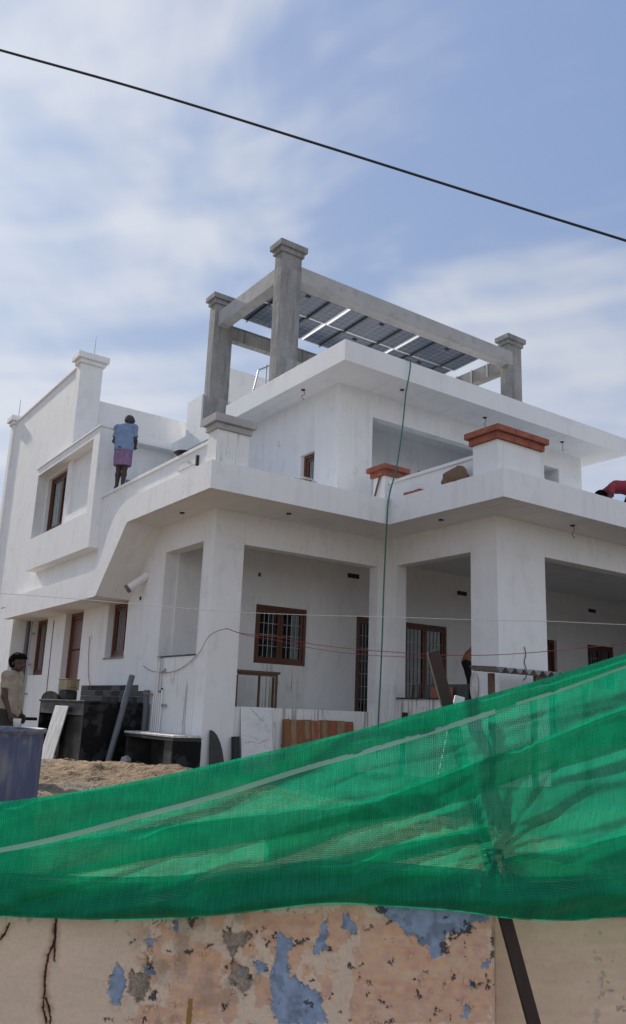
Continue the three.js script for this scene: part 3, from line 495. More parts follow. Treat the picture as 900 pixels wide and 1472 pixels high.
    // scaly rims in the rough middle part
    const rough = zone * (1 - sstep(right, right + 0.12, s)), scale = fbm(s * 55 + 33, y * 48 + 21, 4, 0, 861), rim = 1 - sstep(0, 0.035, Math.abs(scale - 0.52));
    if (rough > 0) { const lit = sstep(0.5, 0.75, fbm(s * 14 + 71, y * 14 + 13, 3, 0, 866)), t = rough * rim * 0.45 * lit; c = c.map(v => v * (1 - t)); h += 0.5 * rough * (scale - 0.5) - 0.2 * rough * rim * lit; const grime = rough * sstep(0.55, 0.72, fbm(s * 22 + 5, y * 16 + 12, 5, 0, 871)); c = [mix(c[0], 0.17, grime * 0.35 * (0.4 + 1.2 * n2)), mix(c[1], 0.155, grime * 0.35 * (0.4 + 1.2 * n2)), mix(c[2], 0.12, grime * 0.35 * (0.4 + 1.2 * n2))]; }
    for (const [p, b] of cementPx) if (s > b[0] && s < b[1] && y > b[2] && y < b[3] && inside(p, wx + 0.035 * (n1 - 0.5), wy + 0.04 * (fbm(s * 14 + 9, y * 14 + 2, 4, 0, 877) - 0.5))) { const q = 0.9 + 0.7 * (n3 - 0.5) + 0.4 * (n2 - 0.5); c = [0.36 * q, 0.275 * q, 0.21 * q]; h = 0.25 + 0.3 * (n3 - 0.5); }
    for (const [p, b] of blues) if (s > b[0] && s < b[1] && y > b[2] && y < b[3] && inside(p, wx, wy)) {
      const q = 0.9 + 0.5 * (n2 - 0.5), dirt = sstep(0.50, 0.66, fbm(s * 30 + 60, y * 30 + 31, 5, 0, 881));
      c = [mix(0.33 * q, 0.13, dirt * 0.6), mix(0.40 * q, 0.165, dirt * 0.6), mix(0.54 * q, 0.22, dirt * 0.6)]; h = 0.30 + 0.08 * (n2 - 0.5);
    }
    // chipped holes and mould spots
    const pit = fbm(wx * 44 + 77 + 0.5 * n2, wy * 60 + 55 + 0.6 * n3, 4, 0, 891), pz = zone * 0.030 + (s > xo ? 0.008 : 0) + rough * 0.03;
    if (pit > 0.785 - pz && s > left - 0.04) { const t = sstep(0.785 - pz, 0.795 - pz, pit); c = c.map((v, q) => mix(v, [0.055, 0.06, 0.065][q], t * 0.9)); h = mix(h, 0.12, t); }
    const rust = Math.abs(s - wpx(272, 1460)[0]) < 0.006 * (0.5 + n2) && y < wpx(272, 1436)[1]; if (rust) c = [0.33, 0.17, 0.05];
    const mould = sstep(0.62, 0.8, fbm(s * 70 + 12, y * 18 + 9, 4, 0, 901)) * sstep(wpx(300, 1352)[1], wpx(300, 1318)[1], y + 0.02 * (n1 - 0.5)) * sstep(0.45, 0.6, fbm(s * 6 + 2, 3, 2, 0, 905)); c = c.map(v => v * (1 - 0.5 * mould));
    for (const p of cracks) for (let q = 0; q + 1 < p.length; q++) { const d = dSeg(s + 0.005 * (n2 - 0.5) + 0.004 * (n3 - 0.5), y, p[q], p[q + 1]), t = 1 - sstep(0.0012, 0.0034, d); if (t > 0) { c = c.map((v, z) => mix(v, [0.035, 0.027, 0.022][z], t)); h = mix(h, 0, t); } const st = (1 - sstep(0.003, 0.02, d)) * 0.25 * n2 * 2; c = [c[0] * (1 - st * 0.5), c[1] * (1 - st * 0.7), c[2] * (1 - st * 0.8)]; }
    const o = (j * TW + i) * 4; for (let q = 0; q < 3; q++) { col[o + q] = l2s(c[q]); bmp[o + q] = 255 * clamp(h + 0.05 * (n3 - 0.5)); } col[o + 3] = bmp[o + 3] = 255;
  }
  const mk = (d, srgb) => { const t = new THREE.DataTexture(d, TW, TH, THREE.RGBAFormat); t.wrapS = THREE.MirroredRepeatWrapping; t.wrapT = THREE.MirroredRepeatWrapping; t.magFilter = t.minFilter = THREE.LinearFilter; if (srgb) t.colorSpace = THREE.SRGBColorSpace; t.repeat.set(1 / (S1 - S0), 1 / (B1 - B0)); t.offset.set(-S0 / (S1 - S0), -B0 / (B1 - B0)); t.needsUpdate = true; return t; };
  const peel = std({ map: mk(col, true), bumpMap: mk(bmp, false), bumpScale: 0.012, roughness: 0.9 });
  const topPts = [[-900, 1300], [0, 1306], [200, 1305], [420, 1301], [480, 1297], [520, 1297], [560, 1300], [640, 1306], [700, 1310], [709, 1315]].map(([u, v]) => wpx(u, v));
  const sEnd = wpx(710, 1315)[0];
  const r = rng(9), prof = []; for (let q = 0; q + 1 < topPts.length; q++) for (let k = 0; k < 6; k++) { const t = k / 6; prof.push([mix(topPts[q][0], topPts[q + 1][0], t), mix(topPts[q][1], topPts[q + 1][1], t) + (r() - 0.5) * 0.004]); } prof.push(topPts[topPts.length - 1]);
  const shape = poly([[-9, -0.33], [sEnd, -0.33], ...prof.reverse(), [-9, prof[prof.length - 1][1]]]);
  const g = new THREE.ExtrudeGeometry(shape, { depth: 0.15, bevelEnabled: true, bevelSize: 0.004, bevelThickness: 0.004, bevelSegments: 2 }); g.translate(0, 0, -2.312);
  const cw = group('compound_wall', 'old compound wall with peeling peach and blue paint below the green net', 'wall', wallFrame.pos, wallFrame.turn);
  mesh('wall_panel', g, peel, cw);
  // the weathered face itself, in relief: thick wash, bare patches, cracks
  { const topAt = x => { for (let q = 0; q + 1 < topPts.length; q++) if (x <= topPts[q + 1][0]) return mix(topPts[q][1], topPts[q + 1][1], clamp((x - topPts[q][0]) / (topPts[q + 1][0] - topPts[q][0]))); return topPts[topPts.length - 1][1]; };
    const nx = 620, ny = 150, a = S0 + 0.02, b = sEnd - 0.001, pos = [], uv = [], idx = [];
    for (let j = 0; j <= ny; j++) for (let i = 0; i <= nx; i++) {
      const x = mix(a, b, i / nx), y = mix(0.34, topAt(x) - 0.003, j / ny), ii = clamp(Math.round((x - S0) / (S1 - S0) * TW), 0, TW - 1), jj = clamp(Math.round((y - B0) / (B1 - B0) * TH), 0, TH - 1), h = bmp[(jj * TW + ii) * 4] / 255;
      const rim = i === 0 || i === nx || j === 0 || j === ny; pos.push(x, y, -2.158 + (rim ? -0.002 : 0.005 + (h - 0.72) * 0.010)); uv.push(x, y);
    }
    for (let j = 0; j < ny; j++) for (let i = 0; i < nx; i++) { const q = j * (nx + 1) + i, r2 = q + 1, t = q + nx + 1, w = t + 1; idx.push(q, r2, t, r2, w, t); }
    const hg = new THREE.BufferGeometry(); hg.setAttribute('position', new THREE.Float32BufferAttribute(pos, 3)); hg.setAttribute('uv', new THREE.Float32BufferAttribute(uv, 2)); hg.setIndex(idx); hg.computeVertexNormals();
    mesh('weathered_face', hg, std({ map: peel.map, roughness: 0.9 }), cw, true); }
  // curled flakes of old wash still hanging on round the bare patches
  { const fr = rng(55), gs = [];
    const add = (x, y, sz, dirx, diry) => { const n = 7, pos = [], idx = [], a0 = fr() * 6; for (let q = 0; q < n; q++) { const a = a0 + q / n * Math.PI * 2, rr = sz * (0.55 + 0.6 * fr()), px = Math.cos(a) * rr, py = Math.sin(a) * rr, out = Math.max(0, (px * dirx + py * diry) / sz); pos.push(x + px, y + py, -2.1515 + out * sz * (0.25 + 0.35 * fr())); } pos.push(x, y, -2.151); for (let q = 0; q < n; q++) idx.push(n, q, (q + 1) % n); const g = new THREE.BufferGeometry(); g.setAttribute('position', new THREE.Float32BufferAttribute(pos, 3)); g.setIndex(idx); g.computeVertexNormals(); gs.push(g); };
    for (const pl of [...bluePx, ...cementPx.map(q => q[0])]) { const cx = pl.reduce((t, q) => t + q[0], 0) / pl.length, cy = pl.reduce((t, q) => t + q[1], 0) / pl.length; for (let q = 0; q < pl.length; q++) { const A = pl[q], B = pl[(q + 1) % pl.length], L = Math.hypot(B[0] - A[0], B[1] - A[1]), m = Math.max(1, Math.round(L / 0.02)); for (let k = 0; k < m; k++) { if (fr() < 0.35) continue; const t = (k + fr()) / m, x = mix(A[0], B[0], t), y = mix(A[1], B[1], t), d = Math.hypot(cx - x, cy - y) || 1; if (y > 0.755) continue; add(x - (cx - x) / d * 0.004, y - (cy - y) / d * 0.004, 0.004 + 0.007 * fr(), (cx - x) / d, (cy - y) / d); } } }
    for (let k = 0; k < 120; k++) { const x = mix(left, sEnd - 0.03, fr()), y = mix(0.4, 0.74, fr()), a = fr() * 6.28; add(x, y, 0.003 + 0.006 * fr(), Math.cos(a), Math.sin(a)); }
    const fl = mesh('paint_flakes', gs, peel, cw); fl.userData.kind = 'stuff'; }
  const sB = wpx(760, 1322, 2.3), ry = wpx(880, 1319, 2.3)[1];
  const creamMap = tex(1024, 512, (u, v) => {
    const s = u * 2.4, y = v * 1.2, n = fbm(s * 8, y * 8, 5, 0, 921), f = fbm(s * 120, y * 120, 3, 0, 931), e = fbm(s * 30, y * 30, 4, 0, 941);
    let c = [0.90, 0.645, 0.465].map(q => q * (0.95 + 0.25 * (n - 0.5) + 0.12 * (f - 0.5)));
    const strip = 1 - sstep(0.032, 0.04, s + 0.008 * (e - 0.5)); c = c.map((q, z) => mix(q, [0.42, 0.23, 0.15][z] * (0.9 + 0.4 * (e - 0.5)), strip));
    const green = sstep(0.53, 0.58, fbm(s * 9 + 4.2, y * 9 + 1.7, 4, 0, 951)) * (1 - sstep(0.16, 0.24, s)) * (1 - sstep(0.0, 0.03, y - 0.72 + 0.05 * (n - 0.5))) * sstep(0.03, 0.05, s); c = c.map((q, z) => mix(q, [0.36, 0.34, 0.24][z], green * 0.8)); const br = fbm(s * 12, y * 70, 4, 0, 955); c = c.map(q => q * (0.95 + 0.2 * (br - 0.5)));
    const sp = sstep(0.70, 0.74, fbm(s * 55, y * 55, 3, 0, 961)) * sstep(0.2, 0.4, s); c = c.map((q, z) => mix(q, [0.22, 0.21, 0.19][z], sp * 0.8));
    return c;
  }, [2.4, 1.2]);
  creamMap.offset.set(-sEnd / 2.4, 0.3);
  mesh('wall_panel', rbox(sEnd - 0.005, 9, -0.33, ry, -2.45, -2.312, 0.008), std({ map: creamMap, bumpMap: concreteBump, bumpScale: 0.003, roughness: 0.9 }), cw);
  mesh('cement_cap', rbox(wpx(850, 1315, 2.3)[0], 9, ry + 0.001, ry + 0.018, -2.46, -2.30, 0.006), M.concrete, cw);
}

// ---------------------------------------------------------------- green shade net on its stakes
{
  const lerpTab = (tab, u) => { if (u <= tab[0][0]) { const [a, b] = tab; return a[1] + (b[1] - a[1]) / (b[0] - a[0]) * (u - a[0]); } for (let i = 0; i + 1 < tab.length; i++) if (u <= tab[i + 1][0]) { const [a, b] = [tab[i], tab[i + 1]], t = (u - a[0]) / (b[0] - a[0]); return mix(a[1], b[1], t); } const n = tab.length, [a, b] = [tab[n - 2], tab[n - 1]]; return b[1] + (b[1] - a[1]) / (b[0] - a[0]) * (u - b[0]); };
  const soft = (tab, u) => { let v = 0; for (let k = -4; k <= 4; k++) v += lerpTab(tab, u + k * 9); return v / 9; };
  const topT = [[-800, 1240], [0, 1154], [100, 1141], [200, 1123], [300, 1101], [390, 1080], [450, 1066], [520, 1049], [600, 1026], [640, 1016], [700, 1000], [760, 983], [820, 965], [900, 940], [1700, 700]];
  const hemT = [[-800, 1330], [0, 1223], [90, 1204], [200, 1174], [300, 1148], [390, 1120], [450, 1101], [520, 1082], [600, 1058], [640, 1046], [700, 1026], [760, 1006], [820, 988], [900, 957], [1700, 730]];
  const botT = [[-800, 1318], [0, 1318], [60, 1320], [130, 1323], [210, 1323], [300, 1318], [380, 1309], [440, 1302], [485, 1298], [540, 1302], [600, 1306], [660, 1310], [715, 1319], [760, 1324], [820, 1325], [870, 1321], [900, 1316], [1100, 1312], [1700, 1310]];
  const K = [712, 1225];
  function fold(u, v) {   // metres towards the road; long slack folds that run up to the right, and tight ones gathered at the tied stake
    const q = v + 0.26 * (u - 450), w = fbm(u * 0.004 + 5, q * 0.010 + 5, 3, 0, 1001) * 60;
    let h = 0.010 * Math.sin((q + w) * 0.055) + 0.006 * Math.sin((q * 1.0 + 2.2 * w + u * 0.05) * 0.13) + 0.012 * (fbm(u * 0.006 + 50, q * 0.022 + 50, 4, 0, 1011) - 0.5);
    const rid = t => { const f = Math.abs(((t % 1) + 1) % 1 - 0.5) * 2; return f * f * f * f; };   // tight creases along the pull
    h += 0.008 * rid((q + w * 1.4) / 44) * sstep(0.42, 0.6, fbm(u * 0.005 + 9, v * 0.02 + 9, 3, 0, 1013)) + 0.005 * rid((v + 0.40 * (u - 450) + w) / 27 + 0.3) * sstep(0.45, 0.62, fbm(u * 0.007 + 29, v * 0.016 + 2, 3, 0, 1015)) + 0.004 * rid((v + 0.1 * (u - 450) + 0.7 * w) / 19) * sstep(0.5, 0.64, fbm(u * 0.01 + 49, v * 0.02 + 22, 3, 0, 1017));
    const dx = u - K[0], dy = v - K[1], R = Math.hypot(dx, dy * 1.2), a = Math.atan2(dy, dx);
    const f = Math.exp(-R / 230) * sstep(6, 40, R);
    h += f * (0.022 * rid((a + 0.55) * 1.45) + 0.012 * rid((a - 0.2) * 2.7 + 0.2 * fbm(R * 0.02, a * 3, 2, 0, 1019)));
    h += 0.03 * Math.exp(-((u - 640 - (v - 1000) * 0.27) ** 2) / (50 * 50)) * sstep(1400, 1100, v);
    h -= 0.02 * Math.exp(-R * R / 900);
    const bottom = sstep(1240, 1300, v); h += 0.016 * bottom * Math.sin(v * 0.11 + u * 0.004 + 3 * fbm(u * 0.01, 3, 2, 0, 1021));
    return h;
  }
  const knit = tex(128, 128, (u, v) => {   // raschel knit: upright chains joined by slack zigzag yarns
    const x = u * 8, y = v * 8, fx = Math.abs(x - Math.floor(x) - 0.5), zz = Math.abs(((y * 0.5 + (Math.floor(x) & 1) * 0.5) % 1) - 0.5) * 2, fz = Math.abs((x - Math.floor(x)) - zz), fy = Math.abs(y - Math.floor(y) - 0.5);
    const yarn = fx > 0.30 || fz < 0.22 || fy < 0.13; return grey(yarn ? 1 : 0.40);
  }, 0.034, false);
  const yarnMap = tex(512, 512, (u, v) => {   // wales of uneven tightness: pale monofilament showing between flat tapes
    const w = fbm(u * 128, v * 10, 3, 128, 1071), b = fbm(u * 10, v * 10, 4, 10, 1075), x = u * 72, st = Math.abs(x - Math.floor(x) - 0.5) * 2, pale = sstep(0.55, 0.95, st) * sstep(0.42, 0.62, w);
    const k = 0.85 + 0.25 * (w - 0.5) + 0.3 * (b - 0.5); return [mix(0.0015 * k, 0.05, pale * 0.5), mix(0.42 * k, 0.52, pale * 0.45), mix(0.215 * k, 0.34, pale * 0.5)];
  }, 0.34);
  const green = (r, g, b, extra = {}) => new THREE.MeshPhysicalMaterial({ color: rgb(r, g, b), roughness: 0.82, transmission: 0.42, thickness: 0, side: THREE.DoubleSide, alphaMap: knit, transparent: true, specularIntensity: 0.35, ...extra });
  const netMat = green(1, 1, 1, { map: yarnMap, transmission: 0.6 }), hemMat = std({ color: rgb(0.34, 0.52, 0.41), roughness: 0.8, transparent: true, opacity: 0.72 });
  function sheet(u0, u1, cols, rows, vf, dist) {
    const pos = [], uv = [], idx = [];
    for (let j = 0; j <= rows; j++) for (let i = 0; i <= cols; i++) {
      const u = mix(u0, u1, i / cols), v = vf(u, j / rows), p = toWall(fg(u, v, dist(u, v, j / rows)));
      pos.push(...p); uv.push(p[0], p[1]);
    }
    for (let j = 0; j < rows; j++) for (let i = 0; i < cols; i++) { const a = j * (cols + 1) + i, b = a + 1, c = a + cols + 1, d = c + 1; idx.push(a, c, b, b, c, d); }
    const g = new THREE.BufferGeometry(); g.setAttribute('position', new THREE.Float32BufferAttribute(pos, 3)); g.setAttribute('uv', new THREE.Float32BufferAttribute(uv, 2)); g.setIndex(idx); g.computeVertexNormals(); return g;
  }
  const net = group('shade_net', 'green knitted shade net strung along the top of the old wall', 'net', wallFrame.pos, wallFrame.turn);
  const base = (u, v) => 2.115 - fold(u, v);
  mesh('net_sheet', sheet(-700, 2100, 640, 110, (u, t) => mix(soft(topT, u), soft(botT, u), t), base), netMat, net, true);
  // edge folded over towards the road down to the pale selvedge
  mesh('folded_edge', sheet(-700, 2100, 240, 10, (u, t) => mix(soft(topT, u) - 1, soft(hemT, u), t), (u, v, t) => base(u, v) - 0.004 - 0.010 * Math.sin(t * Math.PI)), netMat, net, true);
  const selv = (u0, u1, w) => sheet(u0, u1, 140, 1, (u, t) => soft(hemT, u) + (t - 0.5) * (w + 1.5 * fbm(u * 0.03, 1, 2, 0, 1031)), (u, v) => base(u, v) - 0.007);
  mesh('selvedge', selv(-700, 712, 7), hemMat, net, true); mesh('selvedge', selv(742, 2100, 4), hemMat, net, true);
  // slack rolled up along the foot
  mesh('rolled_foot', sheet(-700, 2100, 260, 14, (u, t) => soft(botT, u) - mix(58, 2, t) - 8 * fbm(u * 0.008, 4, 2, 0, 1041) * (1 - t), (u, v, t) => base(u, v) - 0.006 - 0.026 * Math.sin(t * Math.PI)), netMat, net, true);
  mesh('rolled_foot', sheet(-700, 2100, 260, 8, (u, t) => soft(botT, u) - mix(50, 3, t) - 10 * fbm(u * 0.006 + 7, 4, 2, 0, 1043) * (1 - t), (u, v, t) => base(u, v) - 0.004 - 0.014 * Math.sin(t * Math.PI)), netMat, net, true);
  mesh('rolled_foot', sheet(-700, 2100, 260, 8, (u, t) => soft(botT, u) - mix(44, 4, t) - 8 * fbm(u * 0.007 + 17, 4, 2, 0, 1047) * (1 - t), (u, v, t) => base(u, v) + 0.006 + 0.006 * Math.sin(t * Math.PI)), netMat, net, true);
  // loose second layer lying in wide diagonal pleats behind
  const strip = (a, b, wa, wb) => sheet(a[0], b[0], 90, 10, (u, t) => { const k = (u - a[0]) / (b[0] - a[0]); return mix(a[1], b[1], k) + (t - 0.5) * mix(wa, wb, k) * (0.8 + 0.5 * fbm(u * 0.01 + a[1], 2, 2, 0, 1051)); }, (u, v, t) => base(u, v) + 0.007 + 0.012 * Math.sin(t * Math.PI));
  mesh('pleat', strip([-100, 1262], [620, 1150], 50, 24), netMat, net, true);
  mesh('pleat', strip([380, 1222], [1000, 1010], 36, 52), netMat, net, true);
  mesh('pleat', strip([330, 1278], [705, 1196], 40, 18), netMat, net, true);
  mesh('pleat', strip([722, 1252], [1000, 1215], 30, 60), netMat, net, true);
  // cord that ties the net round the stake
  for (let k = 0; k < 3; k++) { const c = toWall(fg(K[0] - 6 + k * 1.5, 1222 + k * 5, 2.14)), pts = []; for (let q = 0; q <= 16; q++) { const t = q / 16 * Math.PI * 2; pts.push([c[0] + 0.024 * Math.cos(t), c[1] + 0.006 * Math.sin(t + k), c[2] + 0.034 * Math.sin(t)]); } mesh('tie_cord', tube(pts, 0.0022, 48, 6), M.hose, net); }
  { const c = toWall(fg(K[0] - 2, 1230, 2.09)); mesh('tie_cord', tube([c, [c[0] - 0.012, c[1] - 0.03, c[2] + 0.006], [c[0] - 0.03, c[1] - 0.055, c[2] + 0.012], [c[0] - 0.028, c[1] - 0.085, c[2] + 0.012]], 0.002, 24, 6), M.hose, net); mesh('tie_cord', tube([c, [c[0] + 0.014, c[1] - 0.025, c[2] + 0.008], [c[0] + 0.022, c[1] - 0.06, c[2] + 0.012]], 0.002, 24, 6), M.hose, net); }
  // stakes
  const stake = mesh('wooden_stake', plank(fg(775, 1500, 2.17), fg(622, 936, 2.17), 0.031, 0.024, FH), M.stakeWood);
  tag(stake, 'long dark brown timber stake leaning behind the green net', 'stake');
  const st2 = mesh('white_stick', plank(fg(636, 1120, 2.20), fg(661, 1001, 2.20), 0.026, 0.012, FH), M.pvcWhite);
  tag(st2, 'short white stick poking up behind the net beside the leaning stake', 'stick');
  // clear polythene caught on the stake behind the net
  const film = new THREE.MeshPhysicalMaterial({ color: rgb(0.8, 0.9, 0.85), roughness: 0.12, transmission: 0.8, thickness: 0, side: THREE.DoubleSide });
  const fs = sheet(640, 760, 40, 50, (u, t) => mix(1050, 1240, t), (u, v) => 2.145 + 0.03 * (fbm(u * 0.05, v * 0.03, 4, 0, 1061) - 0.5));
  const film1 = group('plastic_film', 'crumpled clear plastic film caught on the leaning stake behind the net', 'plastic film', wallFrame.pos, wallFrame.turn);
  mesh('film_sheet', fs, film, film1, true);
}

// ---------------------------------------------------------------- things standing about the plot
const GR = GY;   // plot level
{
  // blue plastic drum
  const dp = C0.clone().addScaledVector(ray(63, 1047), 5.0).addScaledVector(RT, -0.30);
  const drum = group('plastic_drum', 'faded blue plastic drum dusted with cement standing on the sand', 'drum', [dp.x, GR - 0.02, dp.z]);
  const H = 0.885, prof = [[0, 0], [0.27, 0], [0.285, 0.02], [0.288, 0.06], [0.292, 0.3], [0.294, 0.56], [0.294, 0.8], [0.292, H - 0.03], [0.304, H - 0.026], [0.306, H], [0.285, H], [0.28, H - 0.02], [0.276, 0.3], [0.2, 0.28], [0, 0.28]].map(p => new THREE.Vector2(...p));
  const drumMat = std({ map: tex(512, 512, (u, v) => { const a = fbm(u * 6, v * 6, 5, 6, 1101), b = fbm(u * 40, v * 12, 4, 40, 1111), d = sstep(0.38, 0.66, a * 0.6 + b * 0.4); return [mix(0.055, 0.17, d), mix(0.075, 0.18, d), mix(0.155, 0.205, d)]; }, 1), roughness: 0.6 });
  const dg = new THREE.LatheGeometry(prof, 56);
  { const uv = dg.attributes.uv; for (let i = 0; i < uv.count; i++) uv.setXY(i, uv.getX(i) * 2, uv.getY(i) * 1.5); }
  mesh('drum_body', dg, drumMat, drum, true);
  mesh('drum_rim', new THREE.TorusGeometry(0.299, 0.010, 8, 56).rotateX(Math.PI / 2).translate(0, H - 0.012, 0), drumMat, drum);
  const cup = group('plastic_cup', 'small white plastic cup on the rim of the blue drum', 'cup', [dp.x + 0.18, GR + H - 0.022, dp.z + 0.08]);
  { const q = fg(24, 1043, 0); const e = C0.clone().addScaledVector(ray(24, 1043), 5.25); cup.position.set(e.x, GR - 0.02 + H, e.z); }
  mesh('cup_body', new THREE.LatheGeometry([[0, 0], [0.02, 0], [0.026, 0.05], [0.024, 0.05], [0.018, 0.004], [0, 0.004]].map(p => new THREE.Vector2(...p)), 18), M.pvcWhite, cup);

  // large black granite wash counter against the side wall
  const x0 = -0.48, x1 = XS - 0.02, z0 = -5.8, z1 = -3.26, top = 1.27;
  const big = group('granite_counter', 'large black granite clad wash counter against the side wall', 'counter');
  mesh('top_slab', rbox(x0 - 0.03, x1, top - 0.04, top, z0, z1 + 0.03, 0.006), M.granite, big);
  mesh('end_panel', rbox(x0, x1, GR - 0.06, top - 0.04, z1 - 0.05, z1, 0.004), M.granite, big);
  mesh('end_panel', rbox(x0, x1, GR - 0.06, top - 0.04, z0, z0 + 0.05, 0.004), M.granite, big);
  mesh('front_rail', rbox(x0, x0 + 0.04, top - 0.26, top - 0.04, z0 + 0.05, z1 - 0.05, 0.004), M.dustyGranite, big);
  mesh('front_leg', rbox(x0, x0 + 0.05, GR - 0.06, top - 0.26, -4.55, -4.4, 0.004), M.granite, big);
  mesh('front_panel', rbox(x0 + 0.06, x0 + 0.09, GR - 0.06, top - 0.27, -4.4, z1 - 0.055, 0.004), M.dustyGranite, big);
  mesh('back_panel', rbox(x0 + 0.45, x0 + 0.49, GR - 0.06, top - 0.04, z0 + 0.05, z1 - 0.05, 0.004), M.granite, big);
  mesh('edge_strip', rbox(x0 - 0.012, x0 - 0.001, GR - 0.05, top - 0.045, z1 - 0.03, z1 - 0.012, 0.002), M.dustyGranite, big);
  { // arched upstands at both ends of the counter
    for (const [zc, xx, w, h] of [[-5.35, x0 + 0.02, 0.5, 0.16], [-3.9, x1 - 0.5, 0.3, 0.0]]) { if (!h) continue; const pts = []; for (let k = 0; k <= 16; k++) { const a = Math.PI * (1 - k / 16); pts.push([zc + w * Math.cos(a), top + 0.001 + h * Math.sin(a)]); } mesh('arched_upstand', panelX(pts, [], xx, xx + 0.04), M.granite, big); }
  }
  const r = rng(33);
  for (let row = 0; row < 3; row++) for (let k = 0; k < 8; k++) { const za = -6.9 + k * 0.44 + (row % 2) * 0.0; if (row === 2 && k > 6) continue; mesh('wall_tile', rbox(XS - 0.014, XS - 0.001, top + 0.004 + row * 0.11, top + 0.108 + row * 0.11, za + 0.003, za + 0.437, 0.003), r() > 0.45 ? M.greyTile : M.granite, big); }
  mesh('side_shelf', rbox(x0 - 0.28, x0 - 0.04, top - 0.42, top - 0.36, z0 - 0.18, z0 + 0.05, 0.004), M.granite, big);

  // printed bucket on the counter: pale tub with a smudged label over a darker pail
  const bq = new V3(-0.25, top, -4.886), bucket = group('paint_bucket', 'square yellowish bucket with smudged printed label on the black counter', 'bucket', [bq.x, top, bq.z], 0.3);
  const lab = document.createElement('canvas'); lab.width = 256; lab.height = 128; { const c = lab.getContext('2d'); c.fillStyle = '#a89c78'; c.fillRect(0, 0, 256, 128); c.strokeStyle = '#6b4a2e'; c.lineWidth = 7; c.strokeRect(78, 14, 110, 84); c.fillStyle = '#7d3f28'; const q = rng(4); for (let k = 0; k < 60; k++) c.fillRect(84 + q() * 94, 20 + q() * 70, 4 + q() * 12, 3 + q() * 6); c.fillStyle = '#b9ab86'; for (let k = 0; k < 30; k++) c.fillRect(84 + q() * 94, 20 + q() * 70, 3 + q() * 9, 2 + q() * 5); c.fillStyle = '#4c4030'; c.fillRect(40, 104, 180, 8); }
  const labT = new THREE.CanvasTexture(lab); labT.colorSpace = THREE.SRGBColorSpace;
  mesh('lower_pail', rbox(-0.135, 0.135, 0, 0.18, -0.12, 0.12, 0.02), M.dustyGranite, bucket);
  mesh('upper_tub', rbox(-0.15, 0.15, 0.185, 0.39, -0.135, 0.135, 0.02), std({ map: woodMap([0.36, 0.31, 0.19], 1131), roughness: 0.7 }), bucket);
  mesh('label', new THREE.PlaneGeometry(0.27, 0.17).translate(0, 0.285, 0.1385), std({ map: labT, roughness: 0.7 }), bucket, true);
  mesh('rim', rbox(-0.158, 0.158, 0.38, 0.402, -0.143, 0.143, 0.01), M.cartonPale, bucket);

  // small counter with a pale top
  const s = group('small_counter', 'low black stone counter with pale top and open front', 'counter');
  const a0 = 0.235, a1 = XS - 0.005, c0 = -3.05, c1 = -1.1, ht = 0.78;
  mesh('counter_top', rbox(a0 - 0.03, a1, ht - 0.035, ht, c0, c1 + 0.02, 0.006), M.stoneTile, s);
  mesh('edge_band', rbox(a0 - 0.025, a1 - 0.01, ht - 0.09, ht - 0.037, c0 + 0.01, c1 + 0.012, 0.004), M.dustyGranite, s);
  mesh('end_panel', rbox(a0, a1, GR - 0.06, ht - 0.092, c1 - 0.05, c1, 0.004), M.granite, s);
  mesh('end_panel', rbox(a0, a1, GR - 0.06, ht - 0.092, c0 + 0.03, c0 + 0.13, 0.004), M.dustyGranite, s);
  mesh('front_leg', rbox(a0, a0 + 0.05, GR - 0.06, ht - 0.092, c1 - 0.34, c1 - 0.052, 0.004), M.dustyGranite, s);
  mesh('back_panel', rbox(a1 - 0.05, a1 - 0.01, GR - 0.06, ht - 0.092, c0 + 0.14, c1 - 0.06, 0.004), M.dustyGranite, s);
  mesh('inner_panel', rbox(a1 - 0.12, a1 - 0.06, GR - 0.06, ht - 0.1, -1.9, -1.5, 0.004), M.drip, s);

  // stained plaster under the verandah opening is part of the wall itself (see side wall); pipes on it
  const pipes = group('pipe_cluster', 'cluster of thin white water pipes rising from the low counter', 'pipes');
  for (const [k, zz, h] of [[0, -3.0, 2.02], [1, -2.92, 2.0], [2, -2.84, 1.45], [3, -2.76, 1.47], [4, -2.68, 1.5]]) mesh('pipe', tube([[XS - 0.04, ht + 0.005, zz], [XS - 0.04, ht + 0.5 * (h - ht), zz + 0.01], [XS - 0.04, h, zz + (k < 2 ? 0.06 : 0.01)]], 0.015, 14, 8), M.pvcWhite, pipes);
  mesh('elbow', tube([[XS - 0.04, 2.0, -2.96], [XS - 0.05, 2.07, -2.92], [XS - 0.05, 2.08, -2.84]], 0.018, 14, 8), M.pvcWhite, pipes);
  for (const [y, zz] of [[1.86, -2.70], [1.24, -2.55]]) mesh('clamp', rbox(XS - 0.05, XS - 0.005, y - 0.025, y + 0.025, zz - 0.09, zz + 0.05, 0.008), M.steel, pipes);
  for (const [y, zz] of [[1.46, -2.76], [1.51, -2.68]]) mesh('cap', rod([XS - 0.04, y, zz + 0.01], [XS - 0.04, y + 0.03, zz + 0.01], 0.019), M.black, pipes);
  mesh('tap_arm', rod([XS - 0.04, 1.42, -3.0], [XS - 0.18, 1.44, -3.16], 0.014), M.cartonPale, pipes);
  const dp2 = mesh('drain_pipe', rod([XS - 0.09, GR - 0.05, -3.2], [XS - 0.09, 1.5, -3.2], 0.055, 0.055, 16), M.pvcGrey); tag(dp2, 'upright grey drain pipe on the wall beside the white water pipes', 'pipe');
  // long pipe leaning on the counter
  const lp = mesh('leaning_pipe', rod(on(154, 1100, 'z', -3.0), on(190, 971, 'z', -3.16), 0.055, 0.055, 18), M.pvcGrey); tag(lp, 'long grey plastic pipe leaning across the black counter', 'pipe');

